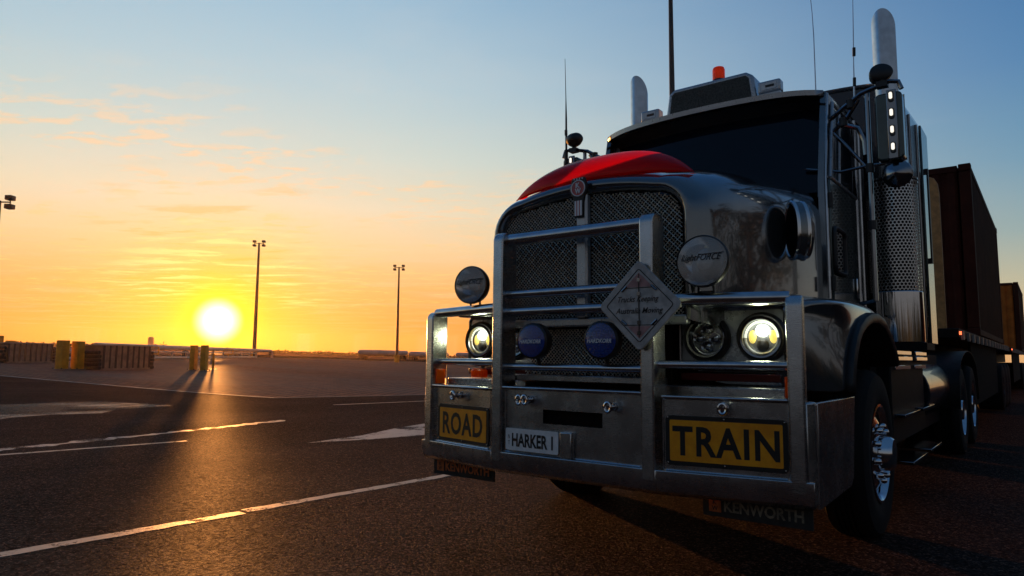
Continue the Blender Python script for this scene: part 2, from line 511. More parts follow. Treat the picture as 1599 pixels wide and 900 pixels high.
# ------------------------------------------------------------------ mesh helpers
class MB:
    def __init__(self):
        self.v, self.f, self.uv = [], [], {}

    def add(self, vs, fs):
        o = len(self.v)
        self.v += [tuple(v) for v in vs]
        self.f += [tuple(i+o for i in f) for f in fs]

    def box(self, x0, x1, y0, y1, z0, z1, M=None):
        vs = [(x, y, z) for z in (z0, z1) for y in (y0, y1) for x in (x0, x1)]
        if M:
            vs = [M(*v) for v in vs]
        self.add(vs, [(0, 2, 3, 1), (4, 5, 7, 6), (0, 1, 5, 4), (1, 3, 7, 5), (3, 2, 6, 7), (2, 0, 4, 6)])
        return self

    def tube(self, pts, r, n=12, cap=True, M=None):
        pts = [Vector(M(*p) if M else p) for p in pts]
        rs = r if isinstance(r, (list, tuple)) else [r]*len(pts)
        rings = []
        prev = None
        for i, p in enumerate(pts):
            t = (pts[min(i+1, len(pts)-1)] - pts[max(i-1, 0)]).normalized()
            if prev is None:
                a = Vector((0, 0, 1)) if abs(t.z) < .9 else Vector((1, 0, 0))
                u = t.cross(a).normalized()
            else:
                u = (prev - t*prev.dot(t)).normalized()
            prev = u
            w = t.cross(u)
            rings.append([p + (u*math.cos(k*2*math.pi/n) + w*math.sin(k*2*math.pi/n))*rs[i] for k in range(n)])
        o = len(self.v)
        for rg in rings:
            self.v += [tuple(q) for q in rg]
        for i in range(len(rings)-1):
            for k in range(n):
                a, b_ = o+i*n+k, o+i*n+(k+1) % n
                self.f.append((a, b_, b_+n, a+n))
        if cap:
            self.f.append(tuple(o+k for k in reversed(range(n))))
            self.f.append(tuple(o+(len(rings)-1)*n+k for k in range(n)))
        return self

    def lathe(self, prof, org, ax, n=32, sx=1.0, sy=1.0, up=None):
        """prof: (radius, offset along ax)"""
        ax = Vector(ax).normalized()
        a = Vector(up) if up else (Vector((0, 0, 1)) if abs(ax.z) < .9 else Vector((1, 0, 0)))
        u = ax.cross(a).normalized()
        w = u.cross(ax).normalized()
        org = Vector(org)
        o = len(self.v)
        for r, hh in prof:
            for k in range(n):
                t = k*2*math.pi/n
                self.v.append(tuple(org + ax*hh + u*(r*sx*math.cos(t)) + w*(r*sy*math.sin(t))))
        for i in range(len(prof)-1):
            for k in range(n):
                a_, b_ = o+i*n+k, o+i*n+(k+1) % n
                self.f.append((a_, a_+n, b_+n, b_))
        if prof[0][0] > 1e-6:
            pass
        return self

    def prism(self, poly, org, ux, uy, depth):
        """poly in the (ux,uy) plane, extruded by vector depth"""
        org, ux, uy, dp = Vector(org), Vector(ux), Vector(uy), Vector(depth)
        n = len(poly)
        a = [org + ux*p[0] + uy*p[1] for p in poly]
        b_ = [q + dp for q in a]
        self.add(a+b_, [tuple(reversed(range(n))), tuple(range(n, 2*n))] +
                 [(k, (k+1) % n, n+(k+1) % n, n+k) for k in range(n)])
        return self

    def grid(self, rows, flip=False):
        n = len(rows[0])
        o = len(self.v)
        for rw in rows:
            self.v += [tuple(p) for p in rw]
        for i in range(len(rows)-1):
            for k in range(n-1):
                q = (o+i*n+k, o+i*n+k+1, o+(i+1)*n+k+1, o+(i+1)*n+k)
                self.f.append(q[::-1] if flip else q)
        return self

    def islands(self):
        par = list(range(len(self.v)))

        def find(i):
            while par[i] != i:
                par[i] = par[par[i]]
                i = par[i]
            return i
        for f in self.f:
            a = find(f[0])
            for k in f[1:]:
                par[find(k)] = a
        groups = {}
        for f in self.f:
            groups.setdefault(find(f[0]), []).append(f)
        out = []
        for fs in groups.values():
            ids = sorted({i for f in fs for i in f})
            mp = {i: n for n, i in enumerate(ids)}
            m_ = MB()
            m_.add([self.v[i] for i in ids], [tuple(mp[i] for i in f) for f in fs])
            out.append(m_)
        return out

    def build_each(self, name, material, parent, **kw):
        """every separate piece becomes a part of its own"""
        return [m_.build(name, material, parent, **kw) for m_ in self.islands()]

    def build(self, name, material, parent=None, bevel=0.0, ang=35, solid=0.0, label=None, root=None, smooth=True, recalc=True, bseg=2):
        c = Vector((0, 0, 0))
        if self.v:
            lo = [min(v[i] for v in self.v) for i in range(3)]
            hi = [max(v[i] for v in self.v) for i in range(3)]
            c = Vector([(a+b_)/2 for a, b_ in zip(lo, hi)])
            if parent is None:
                c.z = lo[2]
        me = bpy.data.meshes.new(name)
        me.from_pydata([tuple(Vector(v)-c) for v in self.v], [], self.f)
        me.materials.append(MATS[material])
        if recalc:
            bm = bmesh.new()
            bm.from_mesh(me)
            bmesh.ops.recalc_face_normals(bm, faces=bm.faces)
            bm.to_mesh(me)
            bm.free()
        if smooth:
            me.polygons.foreach_set('use_smooth', [True]*len(me.polygons))
            me.set_sharp_from_angle(angle=R(ang))
        o = bpy.data.objects.new(name, me)
        col.objects.link(o)
        o.location = c
        if parent:
            o.parent = parent
            o.location = c - world_loc(parent)
        if bevel:
            md = o.modifiers.new('bevel', 'BEVEL')
            md.width = bevel
            md.segments = bseg
            md.limit_method = 'ANGLE'
            md.angle_limit = R(40)
        if solid:
            md = o.modifiers.new('solid', 'SOLIDIFY')
            md.thickness = solid
            md.offset = 0
        if label:
            o['label'] = label
        return o


def world_loc(o):
    v = Vector((0, 0, 0))
    while o:
        v += o.location
        o = o.parent
    return v


def empty(name, loc, label, cat, group=None):
    o = bpy.data.objects.new(name, None)
    col.objects.link(o)
    o.location = loc
    o['label'], o['category'] = label, cat
    if group:
        o['group'] = group
    return o


def tag(o, label=None, cat=None, group=None, kind=None):
    for k, v in (('label', label), ('category', cat), ('group', group), ('kind', kind)):
        if v:
            o[k] = v
    return o


def copy_tree(o, parent=None):
    c = o.copy()
    col.objects.link(c)
    c.parent = parent
    for ch in [x for x in bpy.data.objects if x.parent == o]:
        copy_tree(ch, c)
    return c


def rrect(w, hgt, r, n=6):
    """rounded rectangle polygon centred on 0"""
    pts = []
    for cx, cy, a0 in ((w/2-r, hgt/2-r, 0), (-w/2+r, hgt/2-r, 90), (-w/2+r, -hgt/2+r, 180), (w/2-r, -hgt/2+r, 270)):
        for k in range(n+1):
            a = R(a0 + 90*k/n)
            pts.append((cx+r*math.cos(a), cy+r*math.sin(a)))
    return pts


def text(name, s, centre, ux, uy, w, hgt, material, parent, shear=0.0, fat=0.0, thick=.0015, label=None, spacing=1.0):
    """raised lettering: string s fitted in a w x hgt box, centred in the plane (ux, uy)"""
    cu = bpy.data.curves.new(name, 'FONT')
    cu.body = s
    cu.shear = shear
    cu.offset = fat
    cu.space_character = spacing
    cu.resolution_u = 3
    ob = bpy.data.objects.new(name, cu)
    col.objects.link(ob)
    dg = bpy.context.evaluated_depsgraph_get()
    me0 = bpy.data.meshes.new_from_object(ob.evaluated_get(dg))
    vs = [v.co.copy() for v in me0.vertices]
    fs = [tuple(p.vertices) for p in me0.polygons]
    bpy.data.objects.remove(ob)
    bpy.data.curves.remove(cu)
    bpy.data.meshes.remove(me0)
    x0, x1 = min(v.x for v in vs), max(v.x for v in vs)
    y0, y1 = min(v.y for v in vs), max(v.y for v in vs)
    ux, uy = Vector(ux).normalized(), Vector(uy).normalized()
    nz = ux.cross(uy)
    C = Vector(centre)
    top = [C + ux*((v.x-x0)/(x1-x0)-.5)*w + uy*((v.y-y0)/(y1-y0)-.5)*hgt + nz*thick for v in vs]
    mb = MB()
    mb.add(top, fs)
    o = mb.build(name, material, parent, smooth=False, recalc=False, label=label)
    return o


# ------------------------------------------------------------------ terrain
AX = Vector((-.681998, .731354))
LX = Vector((-.731354, -.681998))


def gh(x, y):
    """the yard is level by the truck and climbs gently to the left"""
    p = (x-CAM.x)*LX.x + (y-CAM.y)*LX.y - 6
    k = lambda q: (math.sqrt(q*q+4)+q)/2
    return .028*(k(p)-k(p-150))


def strip_sheet(dz, plane_list=(), l0=-300, l1=560, far=620):
    """a ground sheet following gh(), clipped to half planes (point, inward normal)"""
    ls = [l0, -100, -30, 0] + [x*.5 for x in range(2, 40)] + list(range(20, 60, 4)) + list(range(60, 200, 6)) + [250, 400, l1]
    ls = sorted(set(l for l in ls if l0 <= l <= l1))
    bm = bmesh.new()
    rows = []
    for l in ls:
        rw = []
        for a in (-300, -60, -10, 0, 15, 30, 60, 120, 240, far):
            x = CAM.x + AX.x*a + LX.x*l
            y = CAM.y + AX.y*a + LX.y*l
            rw.append(bm.verts.new((x, y, gh(x, y)+dz)))
        rows.append(rw)
    for i in range(len(rows)-1):
        for k in range(len(rows[0])-1):
            bm.faces.new((rows[i][k], rows[i][k+1], rows[i+1][k+1], rows[i+1][k]))
    for p, n in plane_list:
        g = bm.verts[:]+bm.edges[:]+bm.faces[:]
        bmesh.ops.bisect_plane(bm, geom=g, plane_co=(p[0], p[1], 0), plane_no=(n[0], n[1], 0), clear_inner=True)
    mb = MB()
    bm.verts.index_update()
    mb.add([v.co.copy() for v in bm.verts], [tuple(v.index for v in f.verts) for f in bm.faces])
    # make them face up
    out = []
    for f in mb.f:
        a, b_, c = (Vector(mb.v[i]) for i in f[:3])
        out.append(f if (b_-a).cross(c-a).z > 0 else f[::-1])
    mb.f = out
    bm.free()
    return mb


def structure(o):
    o['kind'] = 'structure'
    return o


structure(strip_sheet(0).build('ground', 'asphalt', recalc=False))
e1p, e1q = Vector((-27.71, 5.02)), Vector((-13.55, 7.04))
e2q = Vector((-12.12, 10.85))
d1 = (e1q-e1p).normalized()
d2 = (e2q-e1q).normalized()
n1 = Vector((-d1.y, d1.x))
n2 = Vector((-d2.y, d2.x))
structure(strip_sheet(.004, [(e1q, n1), (e1q, n2)], l1=190, far=170).build('block_paving', 'paving', recalc=False))


def ribbon(pts, w, dz, seg=.5, jitter=0.0):
    """flat strip along a polyline on the ground"""
    mb = MB()
    P = []
    for a, b_ in zip(pts[:-1], pts[1:]):
        a, b_ = Vector(a), Vector(b_)
        n = max(1, int((b_-a).length/seg))
        P += [a+(b_-a)*k/n for k in range(n)]
    P.append(Vector(pts[-1]))
    rows = []
    for i, p in enumerate(P):
        t = (P[min(i+1, len(P)-1)]-P[max(0, i-1)]).normalized()
        nn = Vector((-t.y, t.x))
        j = lambda: random.uniform(-jitter, jitter)
        a, b_ = p+nn*(w/2+j()), p-nn*(w/2+j())
        rows.append([(a.x, a.y, gh(a.x, a.y)+dz), (b_.x, b_.y, gh(b_.x, b_.y)+dz)])
    mb.grid(rows)
    return mb


def patch(poly, dz):
    mb = MB()
    mb.add([(x, y, gh(x, y)+dz) for x, y in poly], [tuple(range(len(poly)))])
    return mb


structure(ribbon([(-27.71, 5.02), (-13.55, 7.04)], .14, .008).build('paving_edge', 'concrete_edge'))
structure(ribbon([(-13.55, 7.04), (-12.12, 10.85), (-3, 35)], .10, .008).build('paving_edge', 'concrete_edge'))
structure(ribbon([(-2.50, -6), (-2.50, -1.9), (-2.44, -.4)], .105, .0015, .09, .010).build('road_marking', 'line_paint'))
structure(ribbon([(-2.47, -.36), (-2.41, 1.5), (-2.38, 22)], .105, .0015, .09, .010).build('road_marking', 'line_paint'))
structure(ribbon([(-6.95, -3.2), (-6.84, -.6), (-6.62, 1.3)], .085, .0015, .2, .005).build('road_marking', 'line_paint'))
structure(ribbon([(-7.25, -.6), (-7.5, .6), (-7.75, 1.9), (-8.2, 3.75)], .17, .0015, .12, .07).build('road_marking', 'old_paint'))
structure(ribbon([(-10.6, 6.6), (-10.1, 9.3), (-8.4, 16)], .10, .0015, .3, .01).build('road_marking', 'line_paint'))
structure(patch([(-5.35, 2.2), (-5.05, 3.0), (-4.9, 3.8), (-4.6, 5.2), (-5.4, 6.2), (-6.1, 5.1), (-5.85, 4.1), (-5.5, 3.2)], .0015).build('pale_patch', 'old_paint', recalc=False))
structure(ribbon([(-11.5, -1.5), (-12.6, 1.0), (-13.6, 3.6)], 2.6, .0015, .6, .3).build('worn_surface', 'pale_stain'))


# ------------------------------------------------------------------ the truck
truck = empty('truck', (0, 4.0, 0), 'dark grey bonneted road train prime mover with aluminium bull bar and lit headlight', 'truck')

CT, ST = .983, .183


def wing(side):
    def M(u, d, z):
        return (side*(.52+CT*u-ST*d), ST*u+CT*d, z)
    return M


def upright_mb(M, u0, u1, z0, z1, dep, r=.055):
    pr = [(0, z0), (0, z1-r)] + [(r-r*math.cos(R(a)), z1-r+r*math.sin(R(a))) for a in (15, 30, 45, 60, 75, 90)] + [(dep-.02, z1), (dep, z1-.02), (dep, z0)]
    mb = MB()
    n = len(pr)
    vs = [M(u0, d, z) for d, z in pr] + [M(u1, d, z) for d, z in pr]
    mb.add(vs, [tuple(range(n)), tuple(reversed(range(n, 2*n)))] + [(k, n+k, n+(k+1) % n, (k+1) % n) for k in range(n)])
    return mb


def weld(mb, a, b_, r=.0045, step=.007):
    a, b_ = Vector(a), Vector(b_)
    n = int((b_-a).length/step)
    pts = [a+(b_-a)*k/n for k in range(n+1)]
    mb.tube(pts, [r*(1.0 if k % 2 else .72) for k in range(n+1)], 6)


def bull_bar():
    I = lambda x, y, z: (x, y, z)
    bar = MB()
    # lower channel beam with a rounded underside
    pr = [(0.0, .56), (0, .50), (.012, .458), (.04, .438), (.16, .43), (.16, .56)]
    def beam(M, u0, u1):
        n = len(pr)
        vs = [M(u0, d, z) for d, z in pr] + [M(u1, d, z) for d, z in pr]
        bar.add(vs, [tuple(range(n)), tuple(reversed(range(n, 2*n)))] + [(k, n+k, n+(k+1) % n, (k+1) % n) for k in range(n)])
    beam(I, -.5195, .5195)
    beam(wing(1), .0, .712)
    beam(wing(-1), .0, .712)
    root = bar.build('bull_bar', 'aluminium', truck, bevel=.004, label='aluminium bull bar with a deep pressed bumper panel')
    # centre panel with winch slot, number plate pocket and raised tab
    p = MB()
    yb0, yb1 = .032, .05
    p.box(-.445, -.172, yb0, yb1, .55, .918)
    p.box(.208, .445, yb0, yb1, .55, .918)
    p.box(-.172, .208, yb0, yb1, .812, .918)
    p.box(-.172, .208, yb0, yb1, .55, .735)
    p.build('bumper_panel', 'aluminium', root)
    MB().box(-.044, .030, .004, yb0-.001, .5605, .70).build('tow_tab', 'aluminium', root, bevel=.005)
    MB().box(-.20, .235, .06, .10, .70, .84).build('winch_slot', 'black_void', root)
    t = MB()
    t.box(-.445, .445, .001, .055, .9185, .935)
    t.build('top_lip', 'polished_tube', root, bevel=.007, bseg=3)
    wl = MB()
    weld(wl, (-.433, .026, .565), (-.433, .026, .91))
    weld(wl, (.034, .018, .565), (.034, .018, .70))
    weld(wl, (.05, .022, .564), (.43, .022, .564))
    weld(wl, (-.43, .022, .564), (-.05, .022, .564))
    for s in (1, -1):
        W = wing(s)
        q = MB()
        q.box(.033, .612, .032, .05, .55, .905, W)
        q.build('bumper_panel', 'aluminium', root, bevel=.004)
        q = MB()
        q.box(.033, .612, .001, .06, .9055, .922, W)
        q.build('top_lip', 'polished_tube', root, bevel=.007, bseg=3)
        weld(wl, W(.036, .026, .565), W(.036, .026, .90))
        weld(wl, W(.05, .024, .563), W(.6, .024, .563))
        # end upright
        u = upright_mb(W, .612, .684, .50, 1.395, .125)
        u.build('upright', 'aluminium', root, bevel=.009, bseg=3)
        # side return of the bumper
        sp = MB()
        x1 = s*1.225
        sp.prism([(.20, .435), (.20, .905), (.95, .905), (.86, .49), (.80, .455)], (x1-s*.02, 0, 0), (0, 1, 0), (0, 0, 1), (s*.02, 0, 0))
        sp.build('side_plate', 'aluminium', root, bevel=.004)
        weld(wl, (s*1.222, .185, .46), (s*1.222, .185, .90), .006)
        cn = MB()
        c0 = Vector(W(.684, .0, 0)); c1 = Vector(W(.712, .03, 0)); c2 = Vector((s*1.222, .20, 0)); c3 = Vector(W(.684, .12, 0))
        cn.prism([(c0.x, c0.y), (c1.x, c1.y), (c2.x, c2.y), (c3.x, c3.y)], (0, 0, .448), (1, 0, 0), (0, 1, 0), (0, 0, .462))
        cn.build('corner_plate', 'aluminium', root, bevel=.01, bseg=3)
        # rails
        r1 = MB()
        r1.tube([W(-.02, .06, 1.395), W(.63, .055, 1.385)], .031, 20)
        r1.build('rail', 'polished_tube', root)
        r2 = MB()
        r2.tube([W(-.01, .06, 1.07), W(.63, .06, 1.07)], .021, 20)
        r2.build('rail', 'polished_tube', root)
    wl.build('weld_seam', 'polished_tube', root)
    for s in (1, -1):
        a, b_ = sorted((s*.445, s*.5195))
        u = upright_mb(I, a, b_, .50, 1.84, .14)
        for i, v in enumerate(u.v):        # pull in so that it stands proud of the beam
            u.v[i] = (v[0], v[1]-.002, v[2])
        u.build('upright', 'aluminium', root, bevel=.009, bseg=3)
    for z, rad in ((1.795, .037), (1.470, .026), (1.366, .027), (1.045, .021)):
        q = MB()
        q.tube([(-.46, .068, z), (.46, .068, z)], rad, 20)
        q.build('rail', 'polished_tube', root)
    # bolts and eye nuts
    for M, u, z in ((wing(-1), .34, .862), (I, -.295, .862), (I, -.255, .864), (I, .275, .850), (wing(1), .33, .868)):
        e = MB()
        e.tube([M(u, -.03, z), M(u, .034, z)], .010, 12)
        ring = [M(u+.02*math.cos(a)*(.9), -.03, z+.024*math.sin(a)) for a in [k*2*math.pi/16 for k in range(17)]]
        e.tube(ring, .0085, 8, cap=False)
        e.lathe([(.0, -.004), (.022, -.004), (.022, .006), (.0, .006)], M(u, .022, z), (0, -1, 0), 12)
        e.build('eye_bolt', 'chrome', root)
    # step pocket edges / bar brackets
    b = MB()
    for s in (1, -1):
        b.box(s*.44-.05, s*.44+.05, .14, .9, .60, .80)
    b.build_each('mount', 'chassis_black', root)
    return root


bar_root = bull_bar()


def sign_plate(M, u0, u1, z0, z1, word, tw, th):
    s = 1 if M(1, 0, 0)[0] > 0 else -1
    us = (u0, u1) if s > 0 else (u1, u0)
    c = Vector(M((u0+u1)/2, .028, (z0+z1)/2))
    ux = (Vector(M(us[1], 0, 0))-Vector(M(us[0], 0, 0))).normalized()
    nrm = ux.cross(Vector((0, 0, 1)))
    w, hh = u1-u0, z1-z0
    mb = MB()
    mb.prism(rrect(w, hh, .022), c, ux, (0, 0, 1), nrm*.006)
    pl = mb.build('warning_plate', 'sign_black', truck, label='yellow and black plate reading %s' % word)
    f = MB()
    f.prism(rrect(w-.042, hh-.042, .006, 2), c+nrm*.006, ux, (0, 0, 1), nrm*.002)
    f.build('yellow_face', 'sign_yellow', pl)
    text('lettering', word, c+nrm*.008, ux, (0, 0, 1), tw, th, 'sign_black', pl, fat=.026, thick=.0012, spacing=1.12)
    sc = MB()
    for a in (-1, 0, 1):
        for b_ in (-1, 1):
            sc.lathe([(0, .004), (.005, .003), (.006, 0)], c+nrm*.0065+ux*a*(w/2-.012)+Vector((0, 0, b_*(hh/2-.011))), nrm, 8)
    sc.build_each('screw', 'dark_chrome', pl)


sign_plate(wing(1), .048, .605, .588, .825, 'TRAIN', .488, .140)
sign_plate(wing(-1), .05, .560, .572, .800, 'ROAD', .40, .138)

# number plate
npl = MB().prism(rrect(.362, .122, .010, 3), (-.234, .010, .638), (1, 0, 0), (0, 0, 1), (0, -.004, 0)).build('number_plate', 'plate_white', truck)
text('lettering', 'HARKER 1', (-.228, .0055, .636), (1, 0, 0), (0, 0, 1), .282, .074, 'sign_black', npl, fat=.032, thick=.001)
text('lettering', 'N', (-.390, .0055, .652), (1, 0, 0), (0, 0, 1), .013, .022, 'sign_black', npl, thick=.001)
text('lettering', 'T', (-.390, .0055, .618), (1, 0, 0), (0, 0, 1), .013, .022, 'sign_black', npl, thick=.001)


# diamond placard holder
def placard():
    c = Vector((.463, -.028, 1.362))
    a = 0.7071
    ux, uy, n = Vector((a, 0, a)), Vector((-a, 0, a)), Vector((0, -1, 0))
    pl = MB().prism(rrect(.330, .330, .030), c, ux, uy, n*.010).build('placard', 'placard_grey', truck, bevel=.004,
                                                                        label='diamond shaped grey placard with italic slogan')
    MB().box(.43, .496, -.027, -.004, 1.30, 1.42).build('placard_bracket', 'dark_chrome', pl)
    rim = MB()
    pts = [c+ux*x+uy*y+n*.011 for x, y in rrect(.262, .262, .012, 3)]
    rim.tube(pts+[pts[0]], .0022, 6, cap=False)
    rim.tube([c+n*.012+Vector((0, 0, .16)), c+n*.012-Vector((0, 0, .16))], .0028, 6)
    rim.tube([c+n*.011+Vector((-.085, 0, .088)), c+n*.011+Vector((.085, 0, .088))], .0018, 6)
    rim.tube([c+n*.011+Vector((-.085, 0, -.098)), c+n*.011+Vector((.085, 0, -.098))], .0018, 6)
    rim.build('rim_wire', 'sign_black', pl)
    rd = MB()
    rd.prism([(-.075, .092), (.075, .092), (0, .165)], c+n*.0103, (1, 0, 0), (0, 0, 1), n*.001)
    rd.prism([(-.065, -.104), (0, -.165), (.065, -.104)], c+n*.0103, (1, 0, 0), (0, 0, 1), n*.001)
    rd.build_each('red_corner', 'placard_red', pl)
    cl = MB()
    for dz in (.128, .058, -.085, -.138):
        cl.box(c.x-.008, c.x+.008, c.y-.017, c.y-.0105, c.z+dz-.009, c.z+dz+.009)
    for sx in (-1, 1):
        for sz in (-1, 1):
            q = c+Vector((sx*.082, 0, sz*.085))+n*.012
            cl.tube([q-Vector((.014, 0, -.012*sx*sz)), q+Vector((.014, 0, -.012*sx*sz))], .006, 8)
    cl.build_each('clip', 'dark_chrome', pl)
    text('lettering', 'Trucks Keeping', c+Vector((-.004, 0, .028))+n*.011, (1, 0, 0), (0, 0, 1), .225, .038, 'sign_black', pl, shear=.35, fat=.008, thick=.0015)
    text('lettering', 'Australia Moving', c+Vector((0, 0, -.030))+n*.011, (1, 0, 0), (0, 0, 1), .262, .038, 'sign_black', pl, shear=.35, fat=.008, thick=.0015)


placard()


# driving lamps on the bar
def round_lamp(c, rad, tilt):
    n = Vector(tilt).normalized()
    c = Vector(c)
    lp = MB().lathe([(rad*.99, .012), (rad*1.03, .004), (rad*1.03, -.02), (rad*.95, -.05), (rad*.62, -.11), (rad*.3, -.135), (0, -.137)], c, n, 40)
    o = lp.build('driving_lamp', 'black_plastic', truck, ang=50, label='round driving lamp with a mirror bright reflector')
    MB().lathe([(rad*.965, .004), (rad*.80, -.030), (rad*.55, -.058), (rad*.30, -.075), (0, -.080)], c, n, 40).build('reflector', 'chrome', o, ang=70)
    MB().lathe([(0, -.028), (rad*.20, -.028), (rad*.30, -.034), (rad*.30, -.055), (rad*.16, -.072)], c, n, 32).build('bulb_shield', 'lens_grey', o)
    MB().lathe([(0, .014), (rad*.5, .0125), (rad*.98, .006)], c, n, 40).build('lens', 'lamp_cover', o)
    ux = n.cross(Vector((0, 0, 1))).normalized()*-1
    uy = ux.cross(n)*-1
    uy = n.cross(ux)
    if uy.z < 0:
        uy = -uy
    ux = uy.cross(n)
    text('lettering', 'LightFORCE', c+n*.016+uy*.012, ux, uy, rad*1.6, rad*.34, 'sign_black', o, shear=.45, fat=.012)
    MB().tube([c+ux*(-rad*.05)+n*.016+uy*.030, c+ux*rad*.86+n*.0145+uy*.036], .0016, 5).build('lettering_stroke', 'sign_black', o)
    st = MB()
    b = c-n*.055
    st.tube([b+Vector((-.035, 0, -rad*.75)), b+Vector((-.04, 0, -rad-.02)), b+Vector((.04, 0, -rad-.02)), b+Vector((.035, 0, -rad*.75))], .008, 8)
    st.lathe([(0, -.02), (.03, -.02), (.03, .0), (0, .0)], b+Vector((0, 0, -rad-.02)), (0, 0, 1), 14)
    st.build('bracket', 'black_plastic', o)


round_lamp((.755, .06, 1.573), .125, (.10, -1, .05))
round_lamp((-.745, .06, 1.545), .115, (.16, -1, .03))


def blue_lamp(x):
    c = Vector((x, -.004, 1.192))
    n = Vector((.05, -1, 0)).normalized()
    o = MB().lathe([(.090, .012), (.101, .004), (.101, -.045), (.085, -.075), (.0, -.08)], c, n, 36).build('driving_lamp', 'black_plastic', truck, ang=45,
                                                                                                     label='driving lamp behind a blue honeycomb cover')
    MB().lathe([(0, .022), (.05, .019), (.075, .014), (.090, .010)], c, n, 36).build('cover', 'blue_cover', o, ang=60)
    ux = Vector((1, .05, 0)).normalized()
    text('lettering', 'HARDKORR', c+n*.021+Vector((0, 0, -.004)), ux, (0, 0, 1), .142, .022, 'badge_white', o, shear=.25, fat=.02, thick=.004)
    MB().tube([c+Vector((0, .05, -.08)), (x, .066, 1.06)], .012, 8).build('bracket', 'black_plastic', o)


blue_lamp(-.222)
blue_lamp(.224)


# ------------------------------------------------------------------ bonnet
def section(w, r, zt, crown, zb, y, nside=5, narc=9, ntop=10):
    half = []
    for k in range(nside):
        half.append((w, zb+(zt-r-zb)*k/nside))
    for k in range(narc):
        a = R(90*k/(narc-1))
        half.append((w-r+r*math.cos(a), zt-r+r*math.sin(a)))
    wt = w-r
    top = [(wt*(1-k/ntop), zt+crown*(1-(1-k/ntop)**2)) for k in range(1, ntop+1)]
    half += top
    pts = half + [(-x, z) for x, z in reversed(half[:-1])]
    return [(x, y, z) for x, z in pts]


ST_H = [(.215, .595, .15, 1.990, .045, 1.30), (.178, .615, .165, 2.008, .048, 1.30), (.165, .632, .18, 2.026, .052, 1.30), (.178, .658, .20, 2.05, .055, 1.29),
        (.22, .690, .23, 2.078, .058, 1.28), (.32, .722, .26, 2.115, .065, 1.27), (.6, .760, .29, 2.195, .075, 1.25), (1.0, .800, .31, 2.268, .080, 1.25),
        (1.45, .838, .32, 2.332, .085, 1.25), (1.86, .868, .32, 2.375, .085, 1.25)]


def bonnet():
    rows = [section(w, r, zt, cr, zb, y) for y, w, r, zt, cr, zb in ST_H]
    o = MB().grid(rows).build('bonnet', 'body_paint', truck, ang=75)
    # front cross bar under the grille
    MB().box(-.62, .62, .17, .23, 1.275, 1.325).build('grille_bar', 'silver_paint', truck, bevel=.01)
    return o


bonnet_o = bonnet()


def inside_open(x, z, zlo=1.33):
    w, r, zt, cr = .592, .15, 1.988, .045
    if abs(x) > w or z < zlo:
        return False
    if abs(x) < w-r:
        return z < zt+cr*(1-(abs(x)/(w-r))**2)
    if z < zt-r:
        return True
    return (abs(x)-(w-r))**2+(z-(zt-r))**2 < r*r


def wire_mesh(test, y, pitch, x0, x1, z0, z1, rad, name):
    mb = MB()
    st = pitch/2
    for d in (1, -1):
        # lines x = c + d*z'
        span = (z1-z0)
        c = x0-span
        i = 0
        while c < x1+span:
            run = []
            n = int(span/st*1.0)
            for k in range(n+1):
                zz = z0+span*k/n
                xx = c + (zz-z0 if d > 0 else z1-zz)
                ok = test(xx, zz)
                if ok:
                    amp = rad*.9*(1 if (k+i) % 2 else -1)*d
                    run.append((xx, y+amp, zz))
                if (not ok or k == n) and run:
                    if len(run) > 1:
                        mb.tube(run, rad, 4, cap=False)
                    run = []
            c += pitch
            i += 1
    return mb


g = wire_mesh(lambda x, z: inside_open(x, z) and abs(x) > .036, .205, .0225, -.6, .6, 1.33, 2.04, .0025, 'g')
gr = g.build('grille', 'mesh_wire', truck, ang=80, recalc=False)
MB().prism([(p[0], p[2]) for p in section(.60, .15, 1.99, .045, 1.28, 0)], (0, .30, 0), (1, 0, 0), (0, 0, 1), (0, .02, 0)).build('grille_backing', 'black_void', gr)
g2 = wire_mesh(lambda x, z: abs(x) < .46 and .99 < z < 1.275, .24, .0225, -.46, .46, .99, 1.275, .0023, 'g')
gl = g2.build('grille', 'mesh_wire', truck, ang=80, recalc=False)
MB().box(-.465, .465, .32, .34, .60, 1.28).build('grille_backing', 'black_void', gl)
cbm = MB()
cbm.prism([(-.037, .20), (-.037, .168), (-.026, .155), (.026, .155), (.037, .168), (.037, .20)], (0, 0, 1.326), (1, 0, 0), (0, 1, 0), (0, 0, .70))
cbm.build('grille_divider', 'silver_paint', truck)
MB().box(-.5, .5, .14, .20, .962, 1.0).build('cross_member', 'aluminium', truck, bevel=.006)


